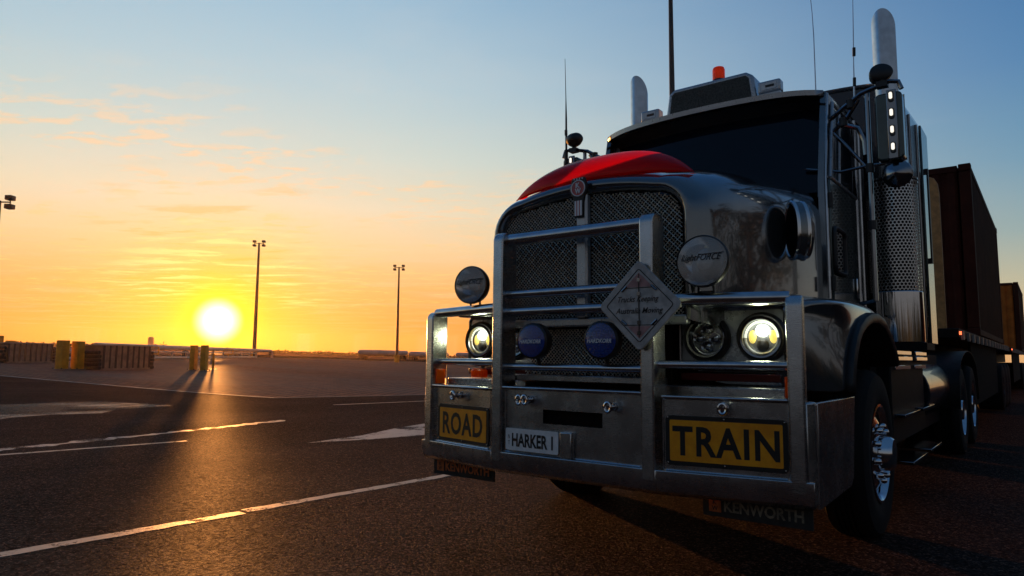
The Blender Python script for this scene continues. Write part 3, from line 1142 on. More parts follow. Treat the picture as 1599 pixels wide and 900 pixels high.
# badge
def badge():
    c = Vector((0, .148, 2.03))
    n = Vector((0, -1, 0))
    shield = [(-.045, .082), (-.040, .092), (.040, .092), (.045, .082)] + \
             [(.058*math.cos(R(a)), .03+.058*math.sin(R(a))) for a in (30, 10, -10, -30, -45)] + \
             [(.032, -.05), (.030, -.135), (-.030, -.135), (-.032, -.05)] + \
             [(.058*math.cos(R(a)), .03+.058*math.sin(R(a))) for a in (225, 210, 190, 170, 150)]
    o = MB().prism(shield, c, (1, 0, 0), (0, 0, 1), n*.018).build('badge', 'sign_black', truck, bevel=.003)
    MB().lathe([(0, .022), (.044, .022), (.047, .018)], c+Vector((0, 0, .03)), n, 32).build('badge_disc', 'badge_red', o)
    rg = MB()
    rg.tube([c+n*.022+Vector((.045*math.cos(t), 0, .03+.045*math.sin(t))) for t in [k*2*math.pi/28 for k in range(29)]], .0035, 6, cap=False)
    for x in (-.018, 0, .018):
        rg.box(x-.006, x+.006, c.y-.0215, c.y-.018, c.z-.128, c.z-.042)
    for x in (-.027, -.009, .009, .027):
        rg.box(x-.003, x+.003, c.y-.0215, c.y-.018, c.z+.080, c.z+.090)
    rg.build('badge_trim', 'badge_white', o)
    st = MB()
    for x in (-.009, .009):
        st.box(x-.003, x+.003, c.y-.0205, c.y-.018, c.z-.128, c.z-.042)
    st.build('badge_stripe', 'badge_red', o)
    text('lettering', 'K', c+n*.0225+Vector((0, 0, .047)), (1, 0, 0), (0, 0, 1), .030, .030, 'badge_white', o, fat=.04)
    text('lettering', 'W', c+n*.0225+Vector((0, 0, .014)), (1, 0, 0), (0, 0, 1), .040, .030, 'badge_white', o, fat=.04)


badge()


# red bug deflector
def deflector():
    rows = []
    N = 44
    for k in range(N+1):
        t = -1+2*k/N
        x = .600*math.sin(t*math.pi/2*.97)/math.sin(math.pi/2*.97)
        q = abs(x)/.600
        yb = .195+.13*q**2.2
        zb = 2.112-.010*q**2
        hgt = .186*(1-q**3.2)+.010
        lean = .17*(1-q**3)+.005
        rw = []
        for j in range(8):
            s = j/7
            bul = .045*math.sin(math.pi*s)*(1-q**4)
            rw.append((x*(1-.02*s), yb+lean*s**1.25-bul, zb+hgt*(s**.85)))
        # rolled lip
        rw.append((x*.985, yb+lean+.028, zb+hgt+.006))
        rw.append((x*.98, yb+lean+.055, zb+hgt-.002))
        rows.append(rw)
    o = MB().grid(rows).build('bug_deflector', 'red_acrylic', truck, ang=60, solid=.005)
    md = o.modifiers.new('sub', 'SUBSURF')
    md.levels = md.render_levels = 1


deflector()


# ------------------------------------------------------------------ fenders
def fender(s):
    prof = [(.435, .95), (.425, 1.06), (.425, 1.18), (.432, 1.28), (.455, 1.345), (.50, 1.385), (.60, 1.41), (.75, 1.428), (1.0, 1.445), (1.3, 1.455), (1.6, 1.45), (1.85, 1.42), (2.1, 1.35), (2.28, 1.25), (2.38, 1.14)]
    arch = [(.86, .93), (.865, .98), (.88, 1.03), (.90, 1.08), (.925, 1.12), (.96, 1.165), (1.03, 1.23), (1.13, 1.29), (1.27, 1.34), (1.45, 1.375), (1.65, 1.385), (1.85, 1.36), (2.03, 1.29), (2.18, 1.20), (2.28, 1.10)]
    rows = []
    for i, ((ty, tz), (ay, az)) in enumerate(zip(prof, arch)):
        rw = []
        d = Vector((ay-ty, az-tz))
        L = d.length
        d = d/L
        rr = min(.11, L*.8)
        q_ = min(1, max(0, (ty-.42)/.42))
        xo = 1.04+.16*q_*q_*(3-2*q_)
        q2 = min(1, max(0, (ay-.80)/.25))
        xa = 1.17+.03*q2
        # inner blend to the bonnet
        lift = .14*math.exp(-((ty-1.15)/.75)**2) if ty > .4 else 0
        for f in (0, .25, .5, .75, 1.0):
            x = .56+(xo-rr-.56)*f
            k = (1-f)**2
            rw.append((s*x, ty+.0*k, tz+lift*k+(.02*f*(1-f)*4 if i > 4 else 0)))
        for a in (22.5, 45, 67.5, 90):
            a = R(a)
            p = (ty+d.x*rr*(1-math.cos(a)), tz+d.y*rr*(1-math.cos(a)))
            rw.append((s*(xo-rr+rr*math.sin(a)), p[0], p[1]))
        for f in (.5, 1.0):
            q = rr+(L-rr)*f
            rw.append((s*(xo+(1.205-xo)*f**.7), ty+d.x*q, tz+d.y*q))
        rows.append(rw)
    o = MB().grid(rows).build('fender', 'body_paint', truck, ang=60)
    md = o.modifiers.new('sub', 'SUBSURF')
    md.levels = md.render_levels = 2
    # black flare round the arch
    fl = MB()
    fr = []
    for (ay, az) in arch:
        cy, cz = 1.83, .56
        dv = Vector((ay-cy, az-cz)).normalized()
        fr.append([(s*1.20, ay+dv.x*.008, az+dv.y*.008), (s*1.235, ay-dv.x*.002, az-dv.y*.002), (s*1.245, ay-dv.x*.03, az-dv.y*.03), (s*1.235, ay-dv.x*.055, az-dv.y*.055), (s*1.0, ay-dv.x*.06, az-dv.y*.06), (s*.75, ay-dv.x*.05, az-dv.y*.05)])
    fl.grid(fr)
    fl.build('arch_flare', 'black_plastic', o, ang=50, solid=.006)
    MB().box(*sorted((s*.45, s*1.02)), .45, .86, .90, .945).build('fender_floor', 'chassis_black', o)


for s in (1, -1):
    fender(s)


# ------------------------------------------------------------------ headlights
def headlight_cluster(s):
    x0, x1 = .49, 1.035
    xc = (x0+x1)/2*s
    fr = MB()
    fr.prism(rrect(x1-x0, .30, .03), (xc, .408, 1.205), (1, 0, 0), (0, 0, 1), (0, -.012, 0))
    pod = fr.build('headlight_panel', 'silver_paint', truck, bevel=.004)
    rim = MB()
    pts = [(xc+x, .393, 1.205+z) for x, z in rrect(x1-x0+.01, .31, .03)]
    rim.tube(pts+[pts[0]], .011, 8, cap=False)
    rim.build('frame', 'dark_chrome', pod)
    MB().box(xc-.285, xc+.285, .27, .425, 1.362, 1.392).build('brow', 'body_paint', pod, bevel=.012)
    lb = MB().box(s*.80-.085, s*.80+.085, .36, .39, 1.068, 1.094).build('light_bar', 'galvanised', pod, bevel=.004)
    ld = MB()
    for k in range(5):
        ld.lathe([(0, .004), (.009, .003), (.011, 0)], (s*.80-.056+k*.028, .358, 1.081), (0, -1, 0), 10)
    ld.build_each('light_bar_lens', 'lens_grey', lb)
    for x, on in ((.640, False), (.928, True)):
        c = Vector((s*x, .390, 1.208))
        n = Vector((0, -1, 0))
        h = MB().lathe([(.126, -.004), (.129, .010), (.124, .030), (.118, .040), (.108, .030), (.098, .006)], c, n, 44).build(
            'headlight', 'black_plastic', truck, ang=40, label='lit round LED headlight' if on else 'unlit round LED headlight')
        MB().lathe([(.1085, .032), (.102, .040), (.092, .038), (.088, .020)], c, n, 44).build('bezel', 'dark_chrome', h, ang=60)
        MB().lathe([(.096, .012), (.09, -.005), (.0, -.015)], c, n, 40).build('reflector', 'chrome' if not on else 'dark_chrome', h, ang=50)
        if on:
            top = MB()
            for a0 in range(0, 180, 10):
                q = []
                for a in (a0, a0+10):
                    for rr in (.074, .087):
                        q.append(c+n*.016+Vector((rr*math.cos(R(a)), 0, rr*math.sin(R(a)))))
                top.add([q[0], q[1], q[3], q[2]], [(0, 1, 2, 3)])
            top.build('halo_ring', 'led_ring', h)
            lowr = MB()
            lowr.tube([c+n*.016+Vector((.081*math.cos(R(a)), 0, .081*math.sin(R(a)))) for a in range(180, 361, 10)], .006, 8)
            lowr.build('halo_ring', 'lens_grey', h)
            MB().lathe([(0, .024), (.018, .021), (.030, .012), (.031, -.01)], c+Vector((0, 0, .035)), n, 24).build('projector', 'led_white', h, ang=60)
            MB().lathe([(0, .018), (.018, .015), (.029, .008), (.030, -.01)], c+Vector((0, 0, -.040)), n, 24).build('projector', 'black_plastic', h, ang=60)
            for dx in (-.052, .052):
                q = MB()
                q.lathe([(0, .010), (.010, .008), (.017, .002), (.018, -.01)], c+Vector((dx, 0, .004)), n, 18, 1.0, 1.9)
                q.build('side_reflector', 'led_amber', h, ang=60)
        else:
            for dx, dz in ((0, .048), (0, -.048), (-.048, 0), (.048, 0)):
                q = MB()
                q.lathe([(0, .016), (.018, .013), (.028, .003), (.033, .010), (.036, -.006)], c+Vector((dx*.88, 0, dz*.88)), n, 22)
                q.build('projector', 'chrome', h, ang=40)
        MB().lathe([(0, .046), (.06, .042), (.101, .034)], c, n, 40).build('lens', 'clear_glass', h, ang=70)
    # indicator strip and bumper ledge below
    MB().box(*sorted((s*.50, s*1.02)), .36, .39, .985, 1.025).build('indicator_strip', 'dull_red_lens', truck, bevel=.004)
    MB().box(*sorted((s*.44, s*1.08)), .22, .40, .90, .962).build('bumper_ledge', 'aluminium', truck, bevel=.006)
    # amber marker fixed on the inside of the end upright
    W = wing(s)
    am = MB()
    am.box(.598, .611, .03, .10, .925, 1.02, W)
    am.build('side_marker', 'amber_plastic', truck, bevel=.004)
    lm = bpy.data.lights.new('headlight_glow', 'SPOT')
    lm.energy = 4.5
    lm.color = (.95, 1.0, .62)
    lm.spot_size = R(150)
    lm.spot_blend = .8
    lm.shadow_soft_size = .04
    lo = bpy.data.objects.new('headlight_glow', lm)
    col.objects.link(lo)
    lo.parent = truck
    lo.location = Vector((s*.928, .33, 1.243))-truck.location
    lo.rotation_euler = Vector((0, -1, -.05)).to_track_quat('-Z', 'Y').to_euler()


for s in (1, -1):
    headlight_cluster(s)
am = MB().lathe([(.0, .0), (.052, 0), (.055, .01), (.055, .045), (.04, .055), (0, .055)], (-.90, .33, .968), (0, 0, 1), 24)
am.build('side_marker', 'amber_plastic', truck)


# ------------------------------------------------------------------ wheels
def wheel(s, y, x_out, rad=.525, wid=.29, dual=False):
    cz = rad-.012
    rt = bpy.data.objects.new('wheel', None)
    col.objects.link(rt)
    rt.parent = truck
    c = Vector((s*x_out, y, cz))
    rt.location = c-truck.location
    ax = Vector((s, 0, 0))
    pr = [(.29, -.03), (.33, -.005), (.42, .0), (.49, -.012), (rad-.012, -.04), (rad, -.07)]
    for k in range(1, 5):
        g_ = -.07-(wid-.14)*k/5
        pr += [(rad, g_+.008), (rad-.014, g_+.004), (rad-.014, g_-.004), (rad, g_-.008)]
    pr += [(rad, -wid+.07), (rad-.012, -wid+.04), (.42, -wid), (.29, -wid+.03)]
    MB().lathe(pr, c, ax, 56).build('tyre', 'rubber', rt, ang=30)
    if dual:
        MB().lathe([(r, h_-wid-.05) for r, h_ in pr], c, ax, 48).build('tyre', 'rubber', rt, ang=30)
        MB().lathe([(.300, -.015), (.305, -.006), (.290, -.008), (.282, -.03), (.27, -.15), (.24, -.16), (.13, -.15), (.12, -.03), (.11, -.01), (.0, .0)], c, ax, 44).build('rim', 'tyre_rim', rt, ang=35)
    else:
        MB().lathe([(.302, -.018), (.308, -.006), (.292, -.004), (.280, -.02), (.272, -.05), (.225, -.035), (.19, -.02), (.15, -.012), (.11, -.008), (.105, .05), (.09, .07), (0, .075)], c, ax, 48).build('rim', 'tyre_rim', rt, ang=35)
    nt = MB()
    R0 = .168
    off = -.015 if not dual else -.155
    for k in range(10):
        t = k*2*math.pi/10+.2
        p = c+Vector((0, R0*math.cos(t), R0*math.sin(t)))+ax*off
        nt.lathe([(.021, 0), (.020, .022), (.014, .036), (0, .041)], p, ax, 10)
    nt.build_each('nut_cover', 'chrome', rt, ang=50)
    if not dual:
        hh = MB()
        for k in range(10):
            t = (k+.5)*2*math.pi/10+.2
            p = c+Vector((0, .232*math.cos(t), .232*math.sin(t)))-ax*.034
            hh.lathe([(0, .001), (.026, .002), (.030, 0)], p, ax, 14)
        hh.build_each('hand_hole', 'black_void', rt)
    return rt


for s in (1, -1):
    wheel(s, 1.83, 1.19)
    wheel(s, 6.75, 1.225, dual=True)
    wheel(s, 8.12, 1.225, dual=True)

# chassis, axles, steps, tanks
ch = MB()
for s in (1, -1):
    a, b_ = sorted((s*.36, s*.46))
    ch.box(a, b_, .35, 9.0, .62, .95)
ch.box(-.60, .60, .6, 2.6, .72, 1.25)  # dark block added to stop light coming through below
for y in (1.83, 6.75, 8.12):
    ch.tube([(-.95, y, .52), (.95, y, .52)], .07, 12)
ch.build('chassis', 'chassis_black', truck)
for s in (1, -1):
    tk = MB()
    tk.tube([(s*.86, 4.35, .80), (s*.86, 6.05, .80)], .31, 28)
    tk.build('fuel_tank', 'navy_paint', truck, bevel=.01)
    bx = MB().box(*sorted((s*.55, s*1.13)), 2.62, 4.25, .48, 1.15).build('step_box', 'chassis_black', truck, bevel=.01)
    tr = MB()
    for z, xx in ((1.16, 1.16), (1.115, 1.165), (1.045, 1.15)):
        tr.box(*sorted((s*1.12, s*xx)), 2.72, 3.42, z-.018, z+.016)
        tr.box(*sorted((s*1.12, s*xx)), 3.66, 4.30, z-.018, z+.016)
    tr.build_each('trim_strip', 'chrome', bx, bevel=.004)
    sp = MB()
    for z, x1 in ((.36, 1.24), (.70, 1.20)):
        for y0, y1 in ((2.72, 3.45), (3.66, 4.35)):
            sp.box(*sorted((s*.95, s*x1)), y0, y1, z-.025, z)
    sp.build_each('step_tread', 'dark_chrome', bx, bevel=.004)
    MB().box(*sorted((s*1.0, s*1.03)), 4.251, 6.16, .42, 1.16).build('side_skirt', 'chassis_black', truck)
    MB().box(*sorted((s*.62, s*1.04)), 2.36, 2.60, .55, 1.2).build('side_skirt', 'chassis_black', truck)
    # drive wheel guards
    gd = MB()
    rows = []
    for k in range(0, 13):
        a = R(180*k/12)
        yy = 6.75+.62*math.cos(a) if k <= 6 else 8.12+.62*math.cos(a)
        rows.append([(s*.62, 7.435+(1.30)*math.cos(a), .56+.66*math.sin(a)**.6), (s*1.24, 7.435+1.30*math.cos(a), .56+.66*math.sin(a)**.6)])
    gd.grid(rows)
    gd.build('mudguard', 'chassis_black', truck, solid=.01, ang=60)
    # mud flap under the bumper
    fp = MB()
    x0, x1 = sorted((s*.67, s*1.185))
    fp.box(x0, x1, .215, .225, .335, .47)
    f = fp.build('mudflap', 'mudflap', truck)
    xc = (x0+x1)/2
    MB().prism(rrect(.46, .078, .008, 2), (xc, .2148, .391), (1, 0, 0), (0, 0, 1), (0, -.002, 0)).build('nameplate', 'mudflap', f)
    MB().box(xc-.225, xc-.165, .2105, .2126, .358, .424).build('emblem', 'sticker_orange', f)
    text('lettering', 'K', (xc-.195, .2103, .404), (1, 0, 0), (0, 0, 1), .02, .022, 'sign_black', f, fat=.02)
    text('lettering', 'W', (xc-.195, .2103, .376), (1, 0, 0), (0, 0, 1), .03, .022, 'sign_black', f, fat=.02)
    text('lettering', 'KENWORTH', (xc+.035, .2123, .391), (1, 0, 0), (0, 0, 1), .37, .056, 'sticker_orange' if s < 0 else 'flap_lettering', f, fat=.03, thick=.0012)


# ------------------------------------------------------------------ cab
def cab_wy(u, base):
    return base-.11*(1-u*u)


def cab():
    body = MB()
    # side skins
    for s in (1, -1):
        out = [(1.86, 1.22), (1.86, 2.34), (2.02, 3.02), (3.22, 3.06), (3.22, 1.22)]
        body.prism(out, (s*.86, 0, 0), (0, 1, 0), (0, 0, 1), (s*.04, 0, 0))
    # roof shell
    rows = []
    for y, zt in ((1.98, 3.02), (2.1, 3.09), (2.3, 3.13), (2.7, 3.16), (3.24, 3.18)):
        rows.append([(x, y, zt-.10*abs(x/.9)**3) for x in [-.9+1.8*k/16 for k in range(17)]])
    body.grid(rows)
    body.box(-.86, .86, 1.9, 3.2, 1.2, 1.3)
    body.box(-.86, .86, 3.15, 3.22, 1.22, 3.05)
    o = body.build('cab', 'body_paint', truck)
    # windshield
    rows = []
    for k in range(9):
        t = k/8
        rows.append([(u*.84, cab_wy(u, 1.97)+.17*t, 2.28+.76*t) for u in [-1+2*j/16 for j in range(17)]])
    w = MB().grid(rows).build('windshield', 'glass_dark', truck, ang=60)
    fr = MB()
    for s in (1, -1):
        fr.tube([(s*.85, 1.965, 2.24), (s*.85, 2.14, 3.03)], .022, 10)
    fr.build('pillar', 'silver_paint', w)
    wp = MB()
    for x0, xa in ((-.15, -.55), (.3, .0)):
        wp.tube([(x0, 1.79, 2.36), ((x0+xa)/2, 1.80, 2.45), (xa, 1.83, 2.52)], .007, 6)
    wp.build_each('wiper', 'black_plastic', w)
    # sun visor
    rows = []
    for j in range(33):
        u = -1+2*j/32
        x = u*.885
        e = abs(u)**6
        yf = cab_wy(u, 2.00)-.05+.05*e
        zf = 3.045-.02*e
        yb = cab_wy(u, 2.0)+.36
        zb = 3.105-.10*abs(u*.98)**3
        row = []
        for k in range(8):
            t = k/7
            row.append((x*(1+.0*t), yf+(yb-yf)*t, zf+(zb-zf)*math.sin(t*math.pi/2)))
        row.insert(0, (x, yf+.004, zf-.034))
        row.insert(0, (x, yf+.10, zf-.010))
        rows.append(row)
    MB().grid(rows).build('sun_visor', 'silver_paint', truck, ang=50, solid=.006)
    vs = MB()
    rows = []
    for j in range(17):
        u = -1+2*j/16
        rows.append([(u*.86, cab_wy(u, 2.0)+.03, 3.015), (u*.86, cab_wy(u, 2.0)+.13, 2.93)])
    vs.grid(rows)
    vs.build('visor_underside', 'black_plastic', truck)
    # doors
    for s in (1, -1):
        d = MB()
        d.prism([(1.93, 1.50), (1.93, 2.36), (2.76, 2.36), (2.76, 1.45), (2.2, 1.45)], (s*.9005, 0, 0), (0, 1, 0), (0, 0, 1), (s*.022, 0, 0))
        dr = d.build('door', 'dark_green_paint', truck, bevel=.012)
        gl_ = MB()
        gl_.prism([(1.98, 2.40), (2.12, 2.93), (2.74, 2.95), (2.74, 2.40)], (s*.9005, 0, 0), (0, 1, 0), (0, 0, 1), (s*.012, 0, 0))
        gl_.build('side_window', 'glass_side', dr)
        sf = MB()
        pts = [(s*.918, y, z) for y, z in ((1.96, 2.375), (2.10, 2.955), (2.77, 2.975), (2.77, 2.375))]
        sf.tube(pts+[pts[0]], .014, 8)
        sf.tube([(s*.918, 2.22, 2.38), (s*.918, 2.30, 2.95)], .012, 8)
        sf.build('window_frame', 'silver_paint', dr)
        pw = MB()
        pw.prism(rrect(.30, .30, .05), (s*.923, 2.10, 1.86), (0, 1, 0), (0, 0, 1), (s*.010, 0, 0))
        p = pw.build('peep_window', 'glass_side', dr)
        rim = MB()
        pts = [(s*.933, 2.10+a, 1.86+b_) for a, b_ in rrect(.31, .31, .05)]
        rim.tube(pts+[pts[0]], .016, 8, cap=False)
        rim.build('rubber_seal', 'black_plastic', p)
        hd = MB().box(*sorted((s*.924, s*.94)), 2.60, 2.66, 1.56, 1.72).build('door_handle', 'chrome', dr, bevel=.008)
        hg = MB()
        for z in (1.62, 2.2):
            hg.tube([(s*.925, 1.905, z-.05), (s*.925, 1.905, z+.05)], .018, 10)
        hg.build_each('hinge', 'black_plastic', dr)
        # edge strips
        es = MB()
        es.tube([(s*.905, 1.885, 1.35), (s*.905, 1.885, 2.36), (s*.895, 2.06, 3.02)], .012, 8)
        es.tube([(s*.915, 2.80, 1.35), (s*.915, 2.80, 3.02)], .016, 8)
        es.tube([(s*.925, 2.92, 1.40), (s*.925, 2.92, 2.98)], .013, 8)
        es.build_each('cab_trim', 'polished_tube', truck)


cab()


def sleeper():
    prof = [(-1.15, 1.25), (-1.15, 3.32), (-1.10, 3.45), (-.98, 3.50), (.98, 3.50), (1.10, 3.45), (1.15, 3.32), (1.15, 1.25)]
    rows = []
    for y, dz, sc in ((3.30, -.02, .97), (3.36, 0, 1), (3.9, .06, 1.0), (5.02, .13, 1), (5.06, .12, .99)):
        rows.append([(x*sc, y, z+(dz if z > 2 else 0)) for x, z in prof])
    mb = MB().grid(rows)
    for y, dz, sc in ((3.30, -.02, .97), (5.06, .12, .99)):
        mb.add([(x*sc, y, z+(dz if z > 2 else 0)) for x, z in prof], [tuple(range(len(prof)))])
    o = mb.build('sleeper', 'navy_paint', truck, ang=30, bevel=.01)
    cap = MB()
    rows = []
    for x in [-1.0+2*k/16 for k in range(17)]:
        rows.append([(x, 3.285, 3.478-.03*abs(x)**4), (x, 3.27, 3.50-.03*abs(x)**4), (x, 3.34, 3.525-.03*abs(x)**4)])
    cap.grid(rows).build('roof_rim', 'silver_paint', o, solid=.004)
    for s in (1, -1):
        st = MB()
        st.box(*sorted((s*1.152, s*1.175)), 4.62, 5.05, 1.26, 3.44)
        st.build('side_fairing', 'dark_green_paint', o, bevel=.008)
        tr = MB()
        for y in (3.60, 4.0, 4.45):
            tr.tube([(s*1.153, y, 1.3), (s*1.153, y, 3.34+.09*(y-3.4)/1.6)], .010, 8)
        tr.build_each('side_trim', 'dark_chrome', o)
        hb = MB()
        hb.box(*sorted((s*1.176, s*1.195)), 4.66, 4.72, 2.05, 2.10)
        hb.box(*sorted((s*1.176, s*1.195)), 4.66, 4.72, 2.95, 3.0)
        hb.box(*sorted((s*1.195, s*1.21)), 4.66, 4.72, 2.05, 3.0)
        hb.build('grab_handle', 'black_plastic', o)


sleeper()


# exhaust stacks with perforated guards
def stack(s):
    x, y = s*1.125, 3.06
    pr = [(.09, 2.35), (.09, 3.80)]
    st = MB()
    n = 32
    # tube with a mitred, turned out top
    rows = []
    for z in (2.3, 3.0, 3.7):
        rows.append([(x+.088*math.cos(t), y+.088*math.sin(t), z) for t in [k*2*math.pi/n for k in range(n+1)]])
    rows.append([(x+.088*math.cos(t), y+.088*math.sin(t), 3.85-.13*math.sin(t)) for t in [k*2*math.pi/n for k in range(n+1)]])
    rows.append([(x+.081*math.cos(t), y+.081*math.sin(t), 3.85-.13*math.sin(t)) for t in [k*2*math.pi/n for k in range(n+1)]])
    rows.append([(x+.079*math.cos(t), y+.079*math.sin(t), 3.4) for t in [k*2*math.pi/n for k in range(n+1)]])
    st.grid(rows)
    o = st.build('exhaust_stack', 'polished_tube', truck, ang=50)
    # perforated guard (half shell facing out) with UVs
    gm = MB()
    rr = .185
    z0, z1 = 1.64, 2.52
    N = 40
    rows = []
    for k in range(9):
        z = z0+(z1-z0)*k/8
        rows.append([(x+rr*math.cos(t), y+rr*math.sin(t), z) for t in [j*2*math.pi/N for j in range(N+1)]])
    gm.grid(rows)
    go = gm.build('heat_shield', 'perforated', o, ang=60, recalc=False)
    uvl = go.data.uv_layers.new(name='UVMap')
    pitch = .028
    for poly in go.data.polygons:
        for li, vi in zip(poly.loop_indices, poly.vertices):
            k, j = divmod(vi, N+1)
            uvl.data[li].uv = (j/N*round(2*math.pi*rr/pitch), (z1-z0)*k/8/(pitch*1.732))
    MB().tube([(x, y, 1.25), (x, y, 2.5)], .135, 24).build('muffler', 'chassis_black', o)
    lw = MB()
    lw.tube([(x, y, 1.235), (x, y, 1.638)], .186, 40)
    lw.build('polished_base', 'chrome', o, bevel=.008)
    rg = MB()
    for z in (2.5, 2.53):
        rg.lathe([(.10, 0), (.19, 0), (.19, .014), (.10, .014)], (x, y, z), (0, 0, 1), 32)
    rg.build_each('clamp_ring', 'dark_chrome', o)
    MB().box(x-.22, x+.22, y-.22, y+.22, 1.18, 1.232).build('base_tray', 'chassis_black', o)


for s in (1, -1):
    stack(s)


# mirrors, arms, spot lamps, aerials
def mirror_set(s):
    hx = s*1.29
    hd = MB()
    hd.prism(rrect(.165, .47, .03), (hx, 2.02, 2.685), (1, 0, 0), (0, 0, 1), (0, .10, 0))
    o = hd.build('mirror', 'dark_green_paint', truck, bevel=.012)
    MB().box(hx-.01, hx+.052, 2.0, 2.018, 2.45, 2.93).build('marker_strip', 'dark_chrome', o, bevel=.005)
    mk = MB()
    hs = MB()
    for k in range(4):
        z = 2.885-k*.118
        mk.prism(rrect(.020, .046, .009), (hx+.020, 1.994, z), (1, 0, 0), (0, 0, 1), (0, -.008, 0))
        hs.prism(rrect(.034, .075, .015), (hx+.020, 1.9985, z-.006), (1, 0, 0), (0, 0, 1), (0, -.006, 0))
    hs.build_each('marker_housing', 'black_plastic', o)
    mk.build_each('marker_light', 'led_marker', o)
    MB().box(hx-.085, hx+.085, 2.1205, 2.125, 2.46, 2.92).build('mirror_glass', 'chrome', o)
    # lower convex mirror seen from the back
    lo = MB().lathe([(.095, .02), (.092, .0), (.07, -.03), (.0, -.045)], (s*1.315, 2.06, 2.36), (0, 1, 0), 28).build('convex_mirror', 'dark_chrome', truck, ang=60)
    MB().lathe([(0, .022), (.094, .020)], (s*1.315, 2.06, 2.36), (0, 1, 0), 28).build('mirror_glass', 'chrome', lo)
    ar = MB()
    post = s*1.155
    ar.tube([(post, 2.05, 1.50), (post, 2.05, 2.97)], .017, 10)
    ar.tube([(s*.885, 2.06, 2.80), (s*1.0, 2.05, 2.88), (s*1.12, 2.04, 2.955), (s*1.30, 2.03, 3.00), (s*1.355, 2.03, 2.985), (s*1.372, 2.03, 2.93)], .016, 10)
    ar.tube([(s*.885, 2.06, 2.78), (post, 2.05, 2.40)], .014, 10)
    ar.tube([(s*.76, 1.96, 2.455), (s*.975, 2.02, 2.415), (post, 2.05, 2.44), (s*1.26, 2.05, 2.435), (s*1.31, 2.05, 2.47)], .011, 8)
    ar.tube([(s*.9, 2.06, 2.70), (s*1.02, 2.05, 2.80), (s*1.10, 2.05, 2.92)], .016, 8)
    ar.tube([(s*.96, 2.06, 2.78), (s*1.09, 2.06, 2.72), (s*1.125, 2.06, 2.62), (s*1.13, 2.06, 2.52)], .016, 8)
    ar.tube([(s*.9, 2.1, 1.46), (post, 2.05, 1.50)], .014, 8)
    ar.build('mirror_arm', 'dark_chrome', truck)
    nk = MB()
    for p in ((s*.89, 2.06, 2.79), (s*1.05, 2.05, 2.90), (post, 2.05, 2.42), (post, 2.05, 2.02), (s*1.0, 2.05, 2.78)):
        nk.lathe([(0, -.03), (.028, -.03), (.028, .03), (0, .03)], p, (0, 0, 1), 10)
    nk.build_each('arm_clamp', 'black_plastic', truck)
    # spot lamp on the arm, seen from its dark back or side
    n = Vector((.35*s if s > 0 else -.9, -.9 if s > 0 else .25, .12)).normalized() if s > 0 else Vector((-.75, .55, .05)).normalized()
    c = Vector((s*1.258, 2.02, 3.075))
    sp = MB().lathe([(0, .012), (.06, .010), (.073, .0), (.073, -.03), (.06, -.09), (.035, -.11), (0, -.112)], c, n, 28, 1.0, .85).build('work_lamp', 'black_plastic', truck, ang=45)
    MB().tube([c+Vector((0, 0, -.05)), (s*1.258, 2.03, 2.99)], .014, 8).build('bracket', 'black_plastic', sp)
    MB().box(s*1.258-.035, s*1.258+.035, 2.0, 2.06, 2.965, 3.005).build('clamp', 'black_plastic', sp)


for s in (1, -1):
    mirror_set(s)

# aerials
for pts, rs, nm in (([(-1.335, 2.02, 2.86), (-1.337, 2.02, 3.30), (-1.34, 2.02, 3.50), (-1.35, 2.02, 3.88)], [.011, .009, .004, .002], 'a'),
                    ([(.80, 2.15, 3.08), (.80, 2.15, 3.52), (.795, 2.15, 3.70), (.765, 2.15, 4.2)], [.005, .004, .003, .002], 'b'),
                    ([(1.075, 2.06, 2.93), (1.08, 2.06, 3.2), (1.086, 2.06, 3.4), (1.095, 2.06, 3.75)], [.006, .004, .004, .002], 'c')):
    a = MB().tube(pts, rs, 8)
    o = a.build('aerial', 'polished_tube' if nm != 'a' else 'black_plastic', truck)
    if nm == 'c':
        q = MB()
        for z in (3.06, 3.28):
            q.tube([(1.076+.02*(z-2.93)/.8, 2.06, z-.03), (1.078+.02*(z-2.93)/.8, 2.06, z+.03)], .011, 8)
        q.build_each('aerial_coil', 'black_plastic', o)
    if nm == 'a':
        q = MB()
        q.tube([(-1.336, 2.02, 2.86), (-1.337, 2.02, 3.0)], .018, 8)
        q.tube([(-1.338, 2.02, 3.14), (-1.339, 2.02, 3.19)], .014, 8)
        q.build_each('aerial_coil', 'black_plastic', o)
MB().lathe([(0, 0), (.05, 0), (.045, .02), (.02, .03), (0, .03)], (.80, 2.15, 3.06), (0, 0, 1), 16).build('aerial_base', 'chrome', truck)


